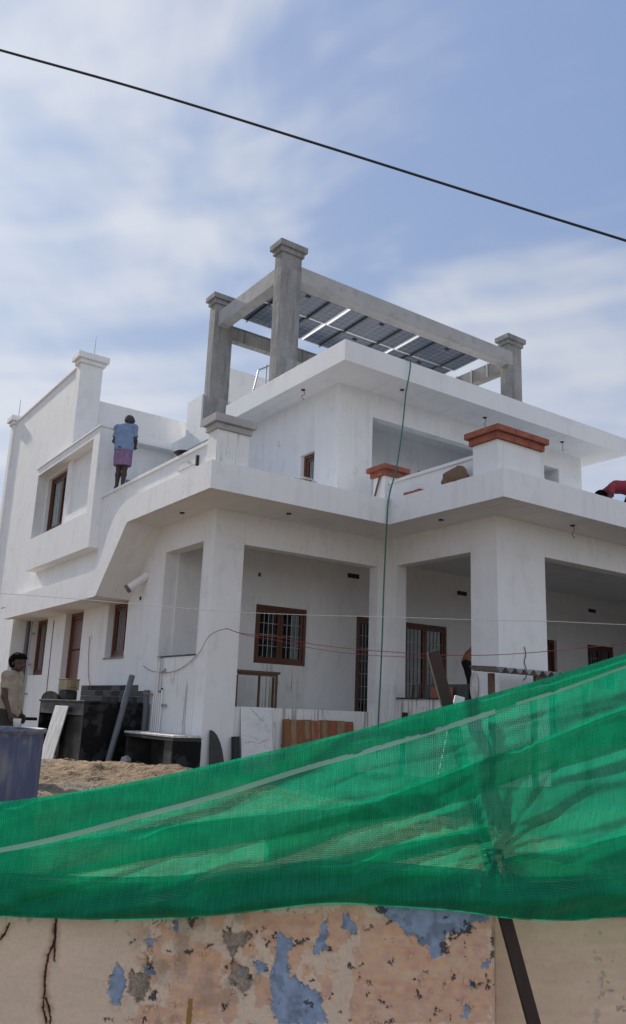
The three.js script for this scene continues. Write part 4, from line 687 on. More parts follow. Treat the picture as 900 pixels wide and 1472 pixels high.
  // slabs, tiles and offcuts
  const tag2 = (o, l, c, g2) => tag(o, l, c, g2);
  const lean = (name, x, y, z, w, h, t, ang, turn, m, l, c) => { const g = new RoundedBoxGeometry(w, h, t, 1, 0.004); g.translate(0, h / 2, -t / 2); const o = mesh(name, g, m); o.position.set(x, y, z); o.rotation.set(-ang, turn, 0, 'YXZ'); return tag2(o, l, c); };
  // local front (+z) faces the turn direction; leaning backwards
  { const p = on(80, 1090, 'y', GR); lean('stone_slab', x0 - 0.27, GR - 0.01, -4.28, 0.72, 0.99, 0.02, 0.2, -Math.PI / 2, M.stoneTile, 'pale grey veined stone slab leaning against the black counter', 'slab'); }
  lean('marble_tile', 1.78, GR, -1.03, 0.62, 1.08, 0.012, 0.14, 0, M.marble, 'large white marble tile with grey veins leaning on verandah wall', 'tile');
  { // stack of boxed tiles on edge
    const r2 = rng(17); let x = 2.36; const q = on(409, 1034, 'z', -1.1), e = on(508, 1034, 'z', -1.1); x = q.x; const n = 9, w = (e.x - q.x) / n;
    for (let k = 0; k < n; k++) {
      const ww = k < 3 ? w * 0.75 : w * 1.125, b = lean('tile_box', x + ww / 2, GR + 0.0, -1.0, ww - 0.006, 0.93 - GR + 0.15 + r2() * 0.02, 0.08, 0.10 + r2() * 0.02, (r2() - 0.5) * 0.04, k % 3 === 1 ? M.cartonPale : M.carton, ['narrow brown carton of tiles beside the marble tile', 'narrow pale carton of tiles, second from the marble tile', 'narrow brown carton of tiles, third from the marble tile', 'wide brown carton with a pale label next to the narrow ones', 'wide pale carton with a red label amid the row', 'wide brown carton with a pale label amid the row', 'wide brown carton with a red label amid the row', 'wide pale carton with a pale label near the row end', 'brown carton at the far end from the marble tile'][k] + ' at verandah wall', 'carton'); b.userData.group = 'cartons against the verandah wall';
      if (k > 2) { const g = new THREE.PlaneGeometry(ww * 0.5, 0.3).translate(0, 0.72, 0.003); mesh('label', g, k % 2 ? M.cartonPale : M.terracotta, b); } x += ww;
    }
  }
  { // rounded granite offcut and a stub of pipe by the corner column
    const pts = [[0, 0], [0.28, 0]]; for (let k = 0; k <= 10; k++) { const a = k / 10 * Math.PI / 2; pts.push([0.28 * Math.cos(a), 0.72 * Math.sin(a)]); }
    const g = new THREE.ExtrudeGeometry(poly(pts), { depth: 0.02, bevelEnabled: false }); const o = mesh('stone_offcut', g, M.greyTile); o.position.set(0.86, GR - 0.04, -1.03); o.rotation.set(-0.1, 0, 0); tag(o, 'grey stone offcut with a curved edge leaning on corner column', 'stone offcut');
    const st = mesh('pipe_stub', rod([1.34, GR - 0.03, -1.0], [1.33, 0.78, -1.06], 0.07, 0.07, 16), M.rubber); tag(st, 'dark stub of plastic pipe standing beside the marble tile', 'pipe');
  }
  // rubble
  const r3 = rng(71);
  for (let k = 0; k < 16; k++) {
    const g = new THREE.IcosahedronGeometry(0.05 + 0.07 * r3() ** 2, 1), p = g.attributes.position; const sx = 0.8 + 0.5 * r3(), sz = 0.8 + 0.6 * r3();
    for (let i = 0; i < p.count; i++) { const n = 0.75 + 0.5 * hsh(Math.round(p.getX(i) * 90) & 255, Math.round(p.getY(i) * 90 + p.getZ(i) * 40) & 255, k); p.setXYZ(i, p.getX(i) * n * sx, p.getY(i) * n * 0.7, p.getZ(i) * n * sz); }
    const o = mesh('rubble_stone', toCreasedNormals(g, 0.5), k % 3 ? M.concrete : M.soil); const t = r3(), q = on(80 + 175 * t + r3() * 20, 1100 + 16 * r3(), 'y', GR); o.position.set(Math.min(q.x, 0.1 + 0.2 * r3()), GR + 0.045, q.z); o.rotation.y = r3() * 6; if (q.x > 0.1) o.position.z = -0.9 + r3() * 1.2;
    tag(o, 'small rough lump of rubble lying loose on the sand before the counters', 'rubble', 'rubble on the sand');
  }
  { const q = on(186, 1103, 'y', GR); const o = mesh('concrete_lump', new THREE.DodecahedronGeometry(0.10, 0).scale(1, 0.9, 1), M.concrete); o.position.set(Math.min(q.x, 0.05), GR + 0.10, -2.5); o.rotation.set(0.4, 0.7, 0); tag(o, 'angular pale concrete lump beside the foot of leaning pipe', 'rubble'); }

  // wooden stool frame in the verandah
  const stool = group('wooden_table', 'bare wooden trestle table standing in the verandah below the window', 'table', [2.33, Y.floor, -2.2]);
  mesh('top_board', rbox(-0.5, 0.44, 1.03, 1.075, -0.2, 0.2, 0.006), M.oldWood, stool);
  mesh('apron', rbox(-0.46, 0.40, 0.985, 1.028, 0.15, 0.18, 0.004), M.oldWood, stool);
  for (const [lx, lz] of [[0.02, 0.13], [0.40, 0.13], [-0.46, 0.13], [-0.46, 0.02], [0.40, 0.02]]) mesh('leg', rbox(lx - 0.019, lx + 0.019, 0, 0.985, lz - 0.019, lz + 0.019, 0.004), M.oldWood, stool);

  // boards standing behind the porch wall
  const bx = (u, v, x) => on(u, v, 'x', x);
  { const q = bx(612, 990, 5.0), e = bx(676, 1000, 5.0); const g = box(-0.012, 0.012, 0, 0.96, -0.56, 0.56); const o = mesh('grey_board', g, M.greyBoard); o.position.set(4.95, Y.floor, 0.07); o.rotation.z = -0.10; tag(o, 'dark grey board propped inside the porch behind low wall', 'board'); }
  { const o = mesh('plywood_sheet', box(-0.008, 0.008, 0, 0.905, -0.28, 0.28), M.plywood); o.position.set(4.88, Y.floor, 0.07); o.rotation.z = -0.06; tag(o, 'small orange plywood sheet propped before the dark grey board', 'board'); }
  for (const [k, u] of [[0, 590], [1, 597]]) { const q = bx(u, 985, 5.1); const o = mesh('batten', plank(new V3(5.1, Y.floor, q.z), new V3(5.35 + 0.05 * k, 1.82, q.z - 0.18), 0.05, 0.03, new V3(0, 0, 1)), k ? M.redWood : M.oldWood); tag(o, k ? 'reddish timber batten leaning inside the porch window' : 'pale brown timber batten leaning inside the porch', 'batten'); }
  // stained post and black stub by the porch wall
  { const q = bx(562, 984, 4.3); const o = mesh('old_post', rbox(4.35, 4.45, GR - 0.05, 1.79, -0.78, -0.68, 0.01), M.drip); tag(o, 'short weathered grey post standing before the porch wall', 'post'); }
  { const q = bx(580, 1028, 4.2); const o = mesh('black_stub', plank(new V3(4.28, GR - 0.02, -0.28), new V3(4.32, 1.28, -0.24), 0.1, 0.06, new V3(-1, 0, 0)), M.rubber); tag(o, 'black plank end standing against the porch wall', 'plank'); }
  { const g = new THREE.SphereGeometry(1, 18, 12).scale(0.03, 0.24, 0.09); const o = mesh('stone_chip', g, M.stoneTile); const q = on(682, 985, 'x', 4.5); o.position.set(4.49, q.y - 0.02, q.z); tag(o, 'pale oval stone piece leaning on the big porch column', 'stone offcut'); }

  // corrugated cement sheet on a rough timber prop frame before the big column
  const cs = group('corrugated_sheet', 'grey corrugated cement roofing sheet laid across rough props', 'roofing sheet');
  { const q = on(705, 966, 'z', 2.5), e = on(900, 962, 'z', 2.5), n = 160, L = 2.6, w = 0.55, yy = 1.95, pts = [], uv = [], idx = [];
    for (let s2 = 0; s2 < 2; s2++) for (let i = 0; i <= n; i++) for (const zz of [0, 1]) { const x = q.x + L * i / n; pts.push(x, yy + 0.035 * Math.cos(x * 2 * Math.PI / 0.21) + (s2 ? -0.012 : 0) + zz * 0.03, 2.62 - w * zz); }
    const st = (n + 1) * 2; for (let s2 = 0; s2 < 2; s2++) for (let i = 0; i < n; i++) { const a = s2 * st + i * 2; idx.push(a, a + 2, a + 1, a + 1, a + 2, a + 3); }
    for (let i = 0; i < n; i++) { const a = i * 2; idx.push(a, a + st, a + 2, a + 2, a + st, a + 2 + st); }
    const g = new THREE.BufferGeometry(); g.setAttribute('position', new THREE.Float32BufferAttribute(pts, 3)); g.setIndex(idx); g.computeVertexNormals(); mesh('sheet', g, M.concrete, cs);
    mesh('bearer', rbox(q.x + 0.95, q.x + 2.6, yy - 0.17, yy - 0.05, 2.5, 2.56, 0.006), M.oldWood, cs);
    for (const xx of [0.15, 1.1, 2.4]) mesh('prop', rbox(q.x + xx, q.x + xx + 0.08, GR - 0.05, yy - (xx > 1 ? 0.17 : 0.05), 2.3, 2.38, 0.006), M.oldWood, cs);
  }
  // things on the terraces
  { const q = on(664, 692, 'x', 4.3); const g = new THREE.SphereGeometry(1, 28, 18), p = g.attributes.position; for (let i = 0; i < p.count; i++) { const x = p.getX(i), y = p.getY(i), z = p.getZ(i), n = 0.7 + 0.7 * fbm(x * 2.2 + 5, z * 2.2 + y * 2.6 + 5, 4, 0, 1201); p.setXYZ(i, x * n * 0.2, Math.max(-0.35, y * n) * 0.3, z * n * 0.42); } g.computeVertexNormals();
    const o = mesh('cement_sack', g, std({ map: woodMap([0.20, 0.125, 0.075], 1211), roughness: 0.9 })); const w = on(655, 682, 'x', 3.855); o.position.set(3.745, 5.12, w.z + 0.1); o.scale.set(0.4, 0.62, 0.62); tag(o, 'crumpled brown sack lying on the porch roof edge', 'sack'); }
  { const a = on(588, 706, 'x', 3.80); for (let k = 0; k < 2; k++) { const o = mesh('brick', rbox(-0.05, 0.05, 0, 0.075, -0.1, 0.1, 0.006), M.terracotta); o.position.set(3.79, 5.06, a.z + 0.02 + 0.23 * k); o.rotation.y = 0.1 - 0.25 * k; tag(o, 'loose red brick lying on the porch roof edge', 'brick', 'bricks on the roof edge'); } }
  { const o = mesh('leaning_stick', plank(new V3(3.70, 5.06, -0.52), new V3(3.735, 5.60, -0.36), 0.03, 0.03, new V3(-1, 0, 0)), M.oldWood); tag(o, 'thin brown stick leaning on the smaller clay capped pillar', 'stick'); }
  { const q = on(264, 653, 'x', 0.3); const o = mesh('mortar_pan', new THREE.LatheGeometry([[0, 0.0], [0.1, 0.0], [0.2, 0.1], [0.22, 0.105], [0.215, 0.12], [0.19, 0.11], [0.09, 0.015], [0, 0.015]].map(p => new THREE.Vector2(...p)), 30), M.rubber); o.position.set(0.31, 5.54, q.z); o.scale.setScalar(0.85); tag(o, 'black mortar pan standing on the parapet coping', 'pan'); }
  { const o = mesh('rubble_pile', (() => { const gs = [], r5 = rng(3); for (let k = 0; k < 9; k++) { const g = new THREE.DodecahedronGeometry(0.03 + 0.035 * r5(), 0); g.scale(1.5, 0.6, 1.2); g.translate(r5() * 0.5, 0.02 + 0.03 * r5(), r5() * 0.1); gs.push(g); } return gs; })(), M.stoneTile); const q = on(424, 690, 'z', -0.12); o.position.set(q.x, 5.058, -0.14); o.userData.kind = 'stuff'; tag(o, 'small heap of plaster debris on the slab edge', 'debris'); }
  // wires, hose and cables
  const wire = (name, pts, r, m, l, c) => tag(mesh(name, tube(pts, r, pts.length * 10, 6), m), l, c);
  wire('overhead_cable', [[-500, -62], [-200, 16], [0, 72], [200, 128], [450, 205], [650, 268], [800, 315], [900, 346], [1100, 410], [1400, 512]].map(([u, v]) => fg(u, v, 7)), 0.0135, M.rubber, 'thick black overhead cable crossing the sky', 'cable');
  wire('white_string', [[-300, 838], [0, 853], [110, 861], [200, 869], [330, 879], [440, 884], [560, 887], [650, 890], [715, 892], [785, 893], [900, 898], [1200, 905]].map(([u, v]) => fg(u, v, 12.3)), 0.0045, M.whiteWire, 'thin pale string stretched across the front of the house', 'string');
  wire('red_cable', [[206, 957], [212, 962], [232, 967], [258, 962], [285, 940], [305, 911], [325, 904], [345, 910], [400, 916], [450, 926], [520, 934], [575, 938], [650, 942], [720, 941], [790, 936], [900, 925], [1100, 905]].map(([u, v], i) => i < 5 ? on(u, v, 'x', XS - 0.03) : fg(u, v, Math.min(13.3, 13.9 - (i - 5) * 0.12))), 0.0055, M.redWire, 'thin red cable looping from the pipes across the verandah', 'cable');
  wire('red_cable', [[325, 903], [350, 912], [400, 921], [450, 932], [520, 941], [575, 944], [640, 947]].map(([u, v], i) => fg(u, v, i ? 13.2 : 13.35)), 0.0045, M.redWire, 'second thin red cable sagging just below the other across verandah', 'cable');
  { const a = on(588, 520, 'z', -0.17); wire('garden_hose', [[a.x - 0.3, 8.06, -1.6], [a.x - 0.05, 8.06, -0.4], [a.x, 8.055, -0.16], ...[[583, 570], [578, 620], [570, 672]].map(([u, v], k) => on(u, v, 'z', -0.12 + 0.03 * k)), ...[[559, 716], [556, 757], [552, 840], [549, 930], [544, 1036], [541, 1090]].map(([u, v]) => on(u, v, 'z', 0.03))], 0.014, M.hose, 'green garden hose hanging down from the upper roof edge', 'hose'); }
}

// ---------------------------------------------------------------- people
function surfaceNet(f, b0, b1, cell) {
  const n = [0, 1, 2].map(k => Math.ceil((b1[k] - b0[k]) / cell) + 2), [nx, ny, nz] = n, F = new Float32Array(nx * ny * nz);
  for (let k = 0, o = 0; k < nz; k++) for (let j = 0; j < ny; j++) for (let i = 0; i < nx; i++, o++) F[o] = f(b0[0] + i * cell, b0[1] + j * cell, b0[2] + k * cell);
  const id = new Int32Array(nx * ny * nz).fill(-1), pos = [], idx = [], at = (i, j, k) => i + nx * (j + ny * k);
  for (let k = 0; k + 1 < nz; k++) for (let j = 0; j + 1 < ny; j++) for (let i = 0; i + 1 < nx; i++) {
    let m = 0, sx = 0, sy = 0, sz = 0, c = 0; const v = [];
    for (let q = 0; q < 8; q++) { const w = F[at(i + (q & 1), j + ((q >> 1) & 1), k + (q >> 2))]; v.push(w); if (w < 0) m |= 1 << q; }
    if (m === 0 || m === 255) continue;
    for (let q = 0; q < 8; q++) for (let ax = 1; ax < 8; ax <<= 1) { if (q & ax) continue; const p = q | ax; if ((v[q] < 0) === (v[p] < 0)) continue; const t = v[q] / (v[q] - v[p]); sx += (q & 1) + (ax === 1 ? t : 0); sy += ((q >> 1) & 1) + (ax === 2 ? t : 0); sz += (q >> 2) + (ax === 4 ? t : 0); c++; }
    id[at(i, j, k)] = pos.length / 3; pos.push(b0[0] + (i + sx / c) * cell, b0[1] + (j + sy / c) * cell, b0[2] + (k + sz / c) * cell);
  }
  for (let k = 1; k + 1 < nz; k++) for (let j = 1; j + 1 < ny; j++) for (let i = 1; i + 1 < nx; i++) {
    const a = F[at(i, j, k)] < 0, quad = (p, q, r, s, fl) => { if (p < 0 || q < 0 || r < 0 || s < 0) return; fl ? idx.push(p, q, r, p, r, s) : idx.push(p, r, q, p, s, r); };
    if (a !== F[at(i + 1, j, k)] < 0) quad(id[at(i, j - 1, k - 1)], id[at(i, j, k - 1)], id[at(i, j, k)], id[at(i, j - 1, k)], a);
    if (a !== F[at(i, j + 1, k)] < 0) quad(id[at(i - 1, j, k - 1)], id[at(i - 1, j, k)], id[at(i, j, k)], id[at(i, j, k - 1)], a);
    if (a !== F[at(i, j, k + 1)] < 0) quad(id[at(i - 1, j - 1, k)], id[at(i, j - 1, k)], id[at(i, j, k)], id[at(i - 1, j, k)], a);
  }
  const nor = new Float32Array(pos.length), e = cell * 0.5;
  for (let q = 0; q < pos.length; q += 3) { const [x, y, z] = [pos[q], pos[q + 1], pos[q + 2]]; let a = f(x + e, y, z) - f(x - e, y, z), b = f(x, y + e, z) - f(x, y - e, z), c = f(x, y, z + e) - f(x, y, z - e); const l = Math.hypot(a, b, c) || 1; nor[q] = a / l; nor[q + 1] = b / l; nor[q + 2] = c / l; }
  const g = new THREE.BufferGeometry(); g.setAttribute('position', new THREE.Float32BufferAttribute(pos, 3)); g.setAttribute('normal', new THREE.BufferAttribute(nor, 3)); g.setIndex(idx); return g;
}
const bone = (a, b, ra, rb = ra) => ({ a, b, ra, rb });
function dBone(x, y, z, q) { const { a, b } = q, bx = b[0] - a[0], by = b[1] - a[1], bz = b[2] - a[2], px = x - a[0], py = y - a[1], pz = z - a[2], l = bx * bx + by * by + bz * bz, t = l ? clamp((px * bx + py * by + pz * bz) / l) : 0; return Math.hypot(px - t * bx, py - t * by, pz - t * bz) - mix(q.ra, q.rb, t); }
const smin = (a, b, k) => { const h = Math.max(k - Math.abs(a - b), 0) / k; return Math.min(a, b) - h * h * k * 0.25; };
const field = (bones, k = 0.03, inflate = 0) => (x, y, z) => { let d = 1e3; for (const q of bones) d = smin(d, dBone(x, y, z, q), k); return d - inflate; };
function bounds(bones, pad) { const lo = [1e3, 1e3, 1e3], hi = [-1e3, -1e3, -1e3]; for (const q of bones) for (const [p, r] of [[q.a, q.ra], [q.b, q.rb]]) for (let k = 0; k < 3; k++) { lo[k] = Math.min(lo[k], p[k] - r - pad); hi[k] = Math.max(hi[k], p[k] + r + pad); } return [lo, hi]; }
const add3 = (a, b) => [a[0] + b[0], a[1] + b[1], a[2] + b[2]], mix3 = (a, b, t) => [mix(a[0], b[0], t), mix(a[1], b[1], t), mix(a[2], b[2], t)];
function person(label, pos, turn, scale, J, look) {
  const P = { pelvis: [0, 0.90, 0], belly: [0, 1.04, 0.01], chest: [0, 1.24, 0], neck: [0, 1.41, -0.01], head: [0, 1.545, 0.02], tilt: [0, 0, 0],
    sh: [[0.165, 1.365, -0.01], [-0.165, 1.365, -0.01]], el: [[0.22, 1.09, -0.03], [-0.22, 1.09, -0.03]], wr: [[0.235, 0.86, 0.05], [-0.235, 0.86, 0.05]], hand: [[0.235, 0.78, 0.085], [-0.235, 0.78, 0.085]],
    hip: [[0.085, 0.88, 0], [-0.085, 0.88, 0]], kn: [[0.095, 0.48, 0.02], [-0.095, 0.48, 0.02]], an: [[0.10, 0.085, -0.015], [-0.10, 0.085, -0.015]], toe: [[0.12, 0.028, 0.15], [-0.12, 0.028, 0.15]], ...J };
  const o = group('person', label, 'person', pos, turn, look.group); o.scale.setScalar(scale);
  const E = new THREE.Matrix4().makeRotationFromEuler(new THREE.Euler(...P.tilt, 'YXZ')), hp = (x, y, z) => { const v = new V3(x, y, z).applyMatrix4(E); return [P.head[0] + v.x, P.head[1] + v.y, P.head[2] + v.z]; };
  const side = p => { const d = new V3(P.sh[0][0] - P.sh[1][0], P.sh[0][1] - P.sh[1][1], P.sh[0][2] - P.sh[1][2]).normalize(); return [d.x * p, d.y * p, d.z * p]; };
  const torso = [bone(add3(P.chest, side(0.075)), add3(P.belly, side(0.06)), 0.098, 0.095), bone(add3(P.chest, side(-0.075)), add3(P.belly, side(-0.06)), 0.098, 0.095), bone(add3(P.belly, side(0.055)), add3(P.pelvis, side(0.06)), 0.098, 0.108), bone(add3(P.belly, side(-0.055)), add3(P.pelvis, side(-0.06)), 0.098, 0.108), bone(P.sh[0], P.sh[1], 0.058), bone(P.chest, P.neck, 0.085, 0.055)];
  const uArm = [0, 1].map(k => bone(P.sh[k], P.el[k], 0.052, 0.041)), fArm = [0, 1].map(k => bone(P.el[k], P.wr[k], 0.040, 0.027));
  const thigh = [0, 1].map(k => bone(P.hip[k], P.kn[k], 0.088, 0.058)), calf = [0, 1].flatMap(k => [bone(P.kn[k], mix3(P.kn[k], P.an[k], 0.35), 0.054, 0.056), bone(mix3(P.kn[k], P.an[k], 0.35), P.an[k], 0.056, 0.034)]), foot = [0, 1].map(k => bone(add3(P.an[k], [0, -0.04, -0.03]), P.toe[k], 0.042, 0.030));
  const neck = [bone(P.neck, hp(0, -0.05, -0.02), 0.055, 0.052)];
  const headB = [bone(hp(0, 0.030, -0.025), hp(0, 0.025, 0.012), 0.088, 0.082), bone(hp(0, -0.02, 0.03), hp(0, -0.078, 0.055), 0.062, 0.036), bone(hp(0.02, -0.05, 0.035), hp(-0.02, -0.05, 0.035), 0.05), bone(hp(0, 0.012, 0.088), hp(0, -0.028, 0.108), 0.010, 0.016), bone(hp(0.016, -0.032, 0.094), hp(-0.016, -0.032, 0.094), 0.010), bone(hp(0.022, -0.058, 0.082), hp(-0.022, -0.058, 0.082), 0.011), bone(hp(0.088, 0.012, -0.005), hp(0.094, -0.025, 0.0), 0.016, 0.010), bone(hp(-0.088, 0.012, -0.005), hp(-0.094, -0.025, 0.0), 0.016, 0.010), bone(hp(0.04, 0.03, 0.074), hp(-0.04, 0.03, 0.074), 0.016)];
  const hands = [0, 1].map(k => {   // palm, four bent fingers and a thumb
    const w = new V3(...P.wr[k]), h = new V3(...P.hand[k]), d = h.clone().sub(w).normalize(), s = k ? -1 : 1;
    let across = new V3(0, 0, 1).addScaledVector(d, -d.z).normalize(); if (!isFinite(across.x) || across.length() < 0.1) across = new V3(1, 0, 0);
    const inn = new V3().crossVectors(d, across).multiplyScalar(s), A = v => [v.x, v.y, v.z], at = (l, a, i) => A(w.clone().addScaledVector(d, l).addScaledVector(across, a).addScaledVector(inn, i));
    const out = [bone(at(0, 0, 0), at(0.07, 0.018, 0), 0.024, 0.019), bone(at(0, 0, 0), at(0.07, -0.02, 0), 0.024, 0.019)];
    [[0.027, 0.068], [0.009, 0.076], [-0.009, 0.070], [-0.026, 0.055]].forEach(([a, L]) => { out.push(bone(at(0.075, a, 0), at(0.075 + L * 0.5, a * 1.05, 0.012), 0.0095, 0.009), bone(at(0.075 + L * 0.5, a * 1.05, 0.012), at(0.075 + L * 0.9, a, 0.04), 0.009, 0.0075)); });
    out.push(bone(at(0.02, 0.025, 0.004), at(0.055, 0.052, 0.018), 0.013, 0.011), bone(at(0.055, 0.052, 0.018), at(0.085, 0.05, 0.036), 0.0105, 0.0085)); return out;
  });
  const skinB = [...torso, ...uArm, ...fArm, ...thigh, ...calf, ...foot, ...neck];
  const geos = [surfaceNet(field(skinB, 0.03), ...bounds(skinB, 0.03), 0.013), surfaceNet(field([...headB, ...neck], 0.022), ...bounds(headB, 0.03), 0.006), ...hands.map(h => surfaceNet(field(h, 0.008), ...bounds(h, 0.012), 0.0038))].map(g => g.toNonIndexed());
  const body = mergeGeometries(geos), skin = rgb(...look.skin);
  const bm = mesh('body', body, std({ color: skin, roughness: 0.55 }), o);
  const wr = (s, a) => (x, y, z) => a * (fbm(x * 9 + s, y * 14 + z * 9 + s, 3, 0, 1300) - 0.5);
  // shirt: torso and upper sleeves, cut at the hem
  const sl = look.sleeve ?? 0.7, sleeves = [0, 1].map(k => bone(P.sh[k], mix3(P.sh[k], P.el[k], sl), 0.054, 0.056));
  const loose = 0.017 + (look.loose ?? 0), stB = [...torso, ...sleeves], tfd = field(torso, 0.05, loose), sld = sleeves.map(q => field([q], 0.03, 0.013)), wn = wr(20, 0.022);
  const ax = new V3(P.chest[0] - P.pelvis[0], P.chest[1] - P.pelvis[1], P.chest[2] - P.pelvis[2]).normalize(), hem = look.hem ?? -0.02, pel = new V3(...P.pelvis);
  const alongSpine = (x, y, z) => (x - pel.x) * ax.x + (y - pel.y) * ax.y + (z - pel.z) * ax.z;
  const nkA = new V3(P.neck[0] - P.chest[0], P.neck[1] - P.chest[1], P.neck[2] - P.chest[2]).normalize();
  const cuffs = [0, 1].map(k => { const e = mix3(P.sh[k], P.el[k], sl), v = new V3(P.el[k][0] - P.sh[k][0], P.el[k][1] - P.sh[k][1], P.el[k][2] - P.sh[k][2]).normalize(); return (x, y, z) => (x - e[0]) * v.x + (y - e[1]) * v.y + (z - e[2]) * v.z; });
  const shirtF = (x, y, z) => { let d = tfd(x, y, z); for (let k = 0; k < 2; k++) d = smin(d, Math.max(sld[k](x, y, z), cuffs[k](x, y, z)), 0.035); return Math.max(d + wn(x, y, z), hem - alongSpine(x, y, z), (x - P.neck[0]) * nkA.x + (y - P.neck[1]) * nkA.y + (z - P.neck[2]) * nkA.z - 0.035); };
  mesh('shirt', surfaceNet(shirtF, ...bounds(stB, 0.06), 0.012), look.shirt, o);
  // lower garment
  if (look.lungi) {
    const kn = mix3(P.kn[0], P.kn[1], 0.5), lb = [bone(P.hip[0], mix3(P.hip[0], P.kn[0], 0.86), 0.098, 0.098), bone(P.hip[1], mix3(P.hip[1], P.kn[1], 0.86), 0.098, 0.098), bone(add3(P.pelvis, [0, 0.04, 0]), mix3(P.pelvis, kn, 0.95), 0.095, 0.125)], lf = field(lb, 0.10, 0.012), cut = mix(P.hip[0][1], P.kn[0][1], 0.88);
    mesh('lungi', surfaceNet((x, y, z) => Math.max(lf(x, y, z) + 0.008 * Math.sin(x * 60 + z * 30 + y * 4) + 0.02 * (fbm(x * 8 + 3, y * 5 + z * 8 + 3, 3, 0, 1311) - 0.5), cut - y, alongSpine(x, y, z) + 0.005), ...bounds(lb, 0.05), 0.012), look.lower, o);
  } else {
    const tb = [...thigh.map(q => ({ ...q, ra: 0.095, rb: 0.075 })), ...[0, 1].map(k => bone(P.kn[k], P.an[k], 0.075, 0.062)), bone(add3(P.pelvis, side(0.055)), P.hip[0], 0.10, 0.10), bone(add3(P.pelvis, side(-0.055)), P.hip[1], 0.10, 0.10)], tf = field(tb, 0.04, 0.006), tw = wr(60, 0.02);
    mesh('trousers', surfaceNet((x, y, z) => Math.max(tf(x, y, z) + tw(x, y, z), alongSpine(x, y, z) - 0.11), ...bounds(tb, 0.04), 0.013), look.lower, o);
  }
  // hair, brows and moustache
  const hc = hp(0, 0.038, -0.022), hb = [bone(hp(0, 0.034, -0.03), hp(0, 0.04, 0.014), 0.094, 0.086), bone(hp(0, 0.0, -0.05), hp(0, -0.03, -0.06), 0.07, 0.05)], hf = field(hb, 0.03, look.hair ?? 0.010), inv = E.clone().invert();
  const hairF = (x, y, z) => { const v = new V3(x - P.head[0], y - P.head[1], z - P.head[2]).applyMatrix4(inv); const fr = Math.max(v.z - 0.012 + (v.y < 0.058 ? 0 : -0.2), v.z - 0.06 - (v.y > 0.07 ? 0.08 : 0)); return Math.max(hf(x, y, z) + 0.018 * (fbm(x * 75 + 9, y * 75 + z * 60 + 9, 4, 0, 1321) - 0.5), fr, -0.075 - v.y); };
  mesh('hair', surfaceNet(hairF, ...bounds(hb, 0.03), 0.006), look.hairMat, o);
  if (look.face) {
    const fm = (n, bs, m, k = 0.004) => mesh(n, surfaceNet(field(bs, k), ...bounds(bs, 0.008), 0.0025), m, o);
    for (const s of [1, -1]) { fm('eyebrow', [bone(hp(s * 0.018, 0.034, 0.092), hp(s * 0.05, 0.036, 0.078), 0.0055, 0.004)], look.hairMat); fm('eye', [bone(hp(s * 0.026, 0.014, 0.080), hp(s * 0.042, 0.014, 0.074), 0.008)], M.black); }
    fm('moustache', [bone(hp(0.0, -0.043, 0.095), hp(0.03, -0.052, 0.080), 0.0075, 0.005), bone(hp(0.0, -0.043, 0.095), hp(-0.03, -0.052, 0.080), 0.0075, 0.005)], look.hairMat);
  }
  return o;
}
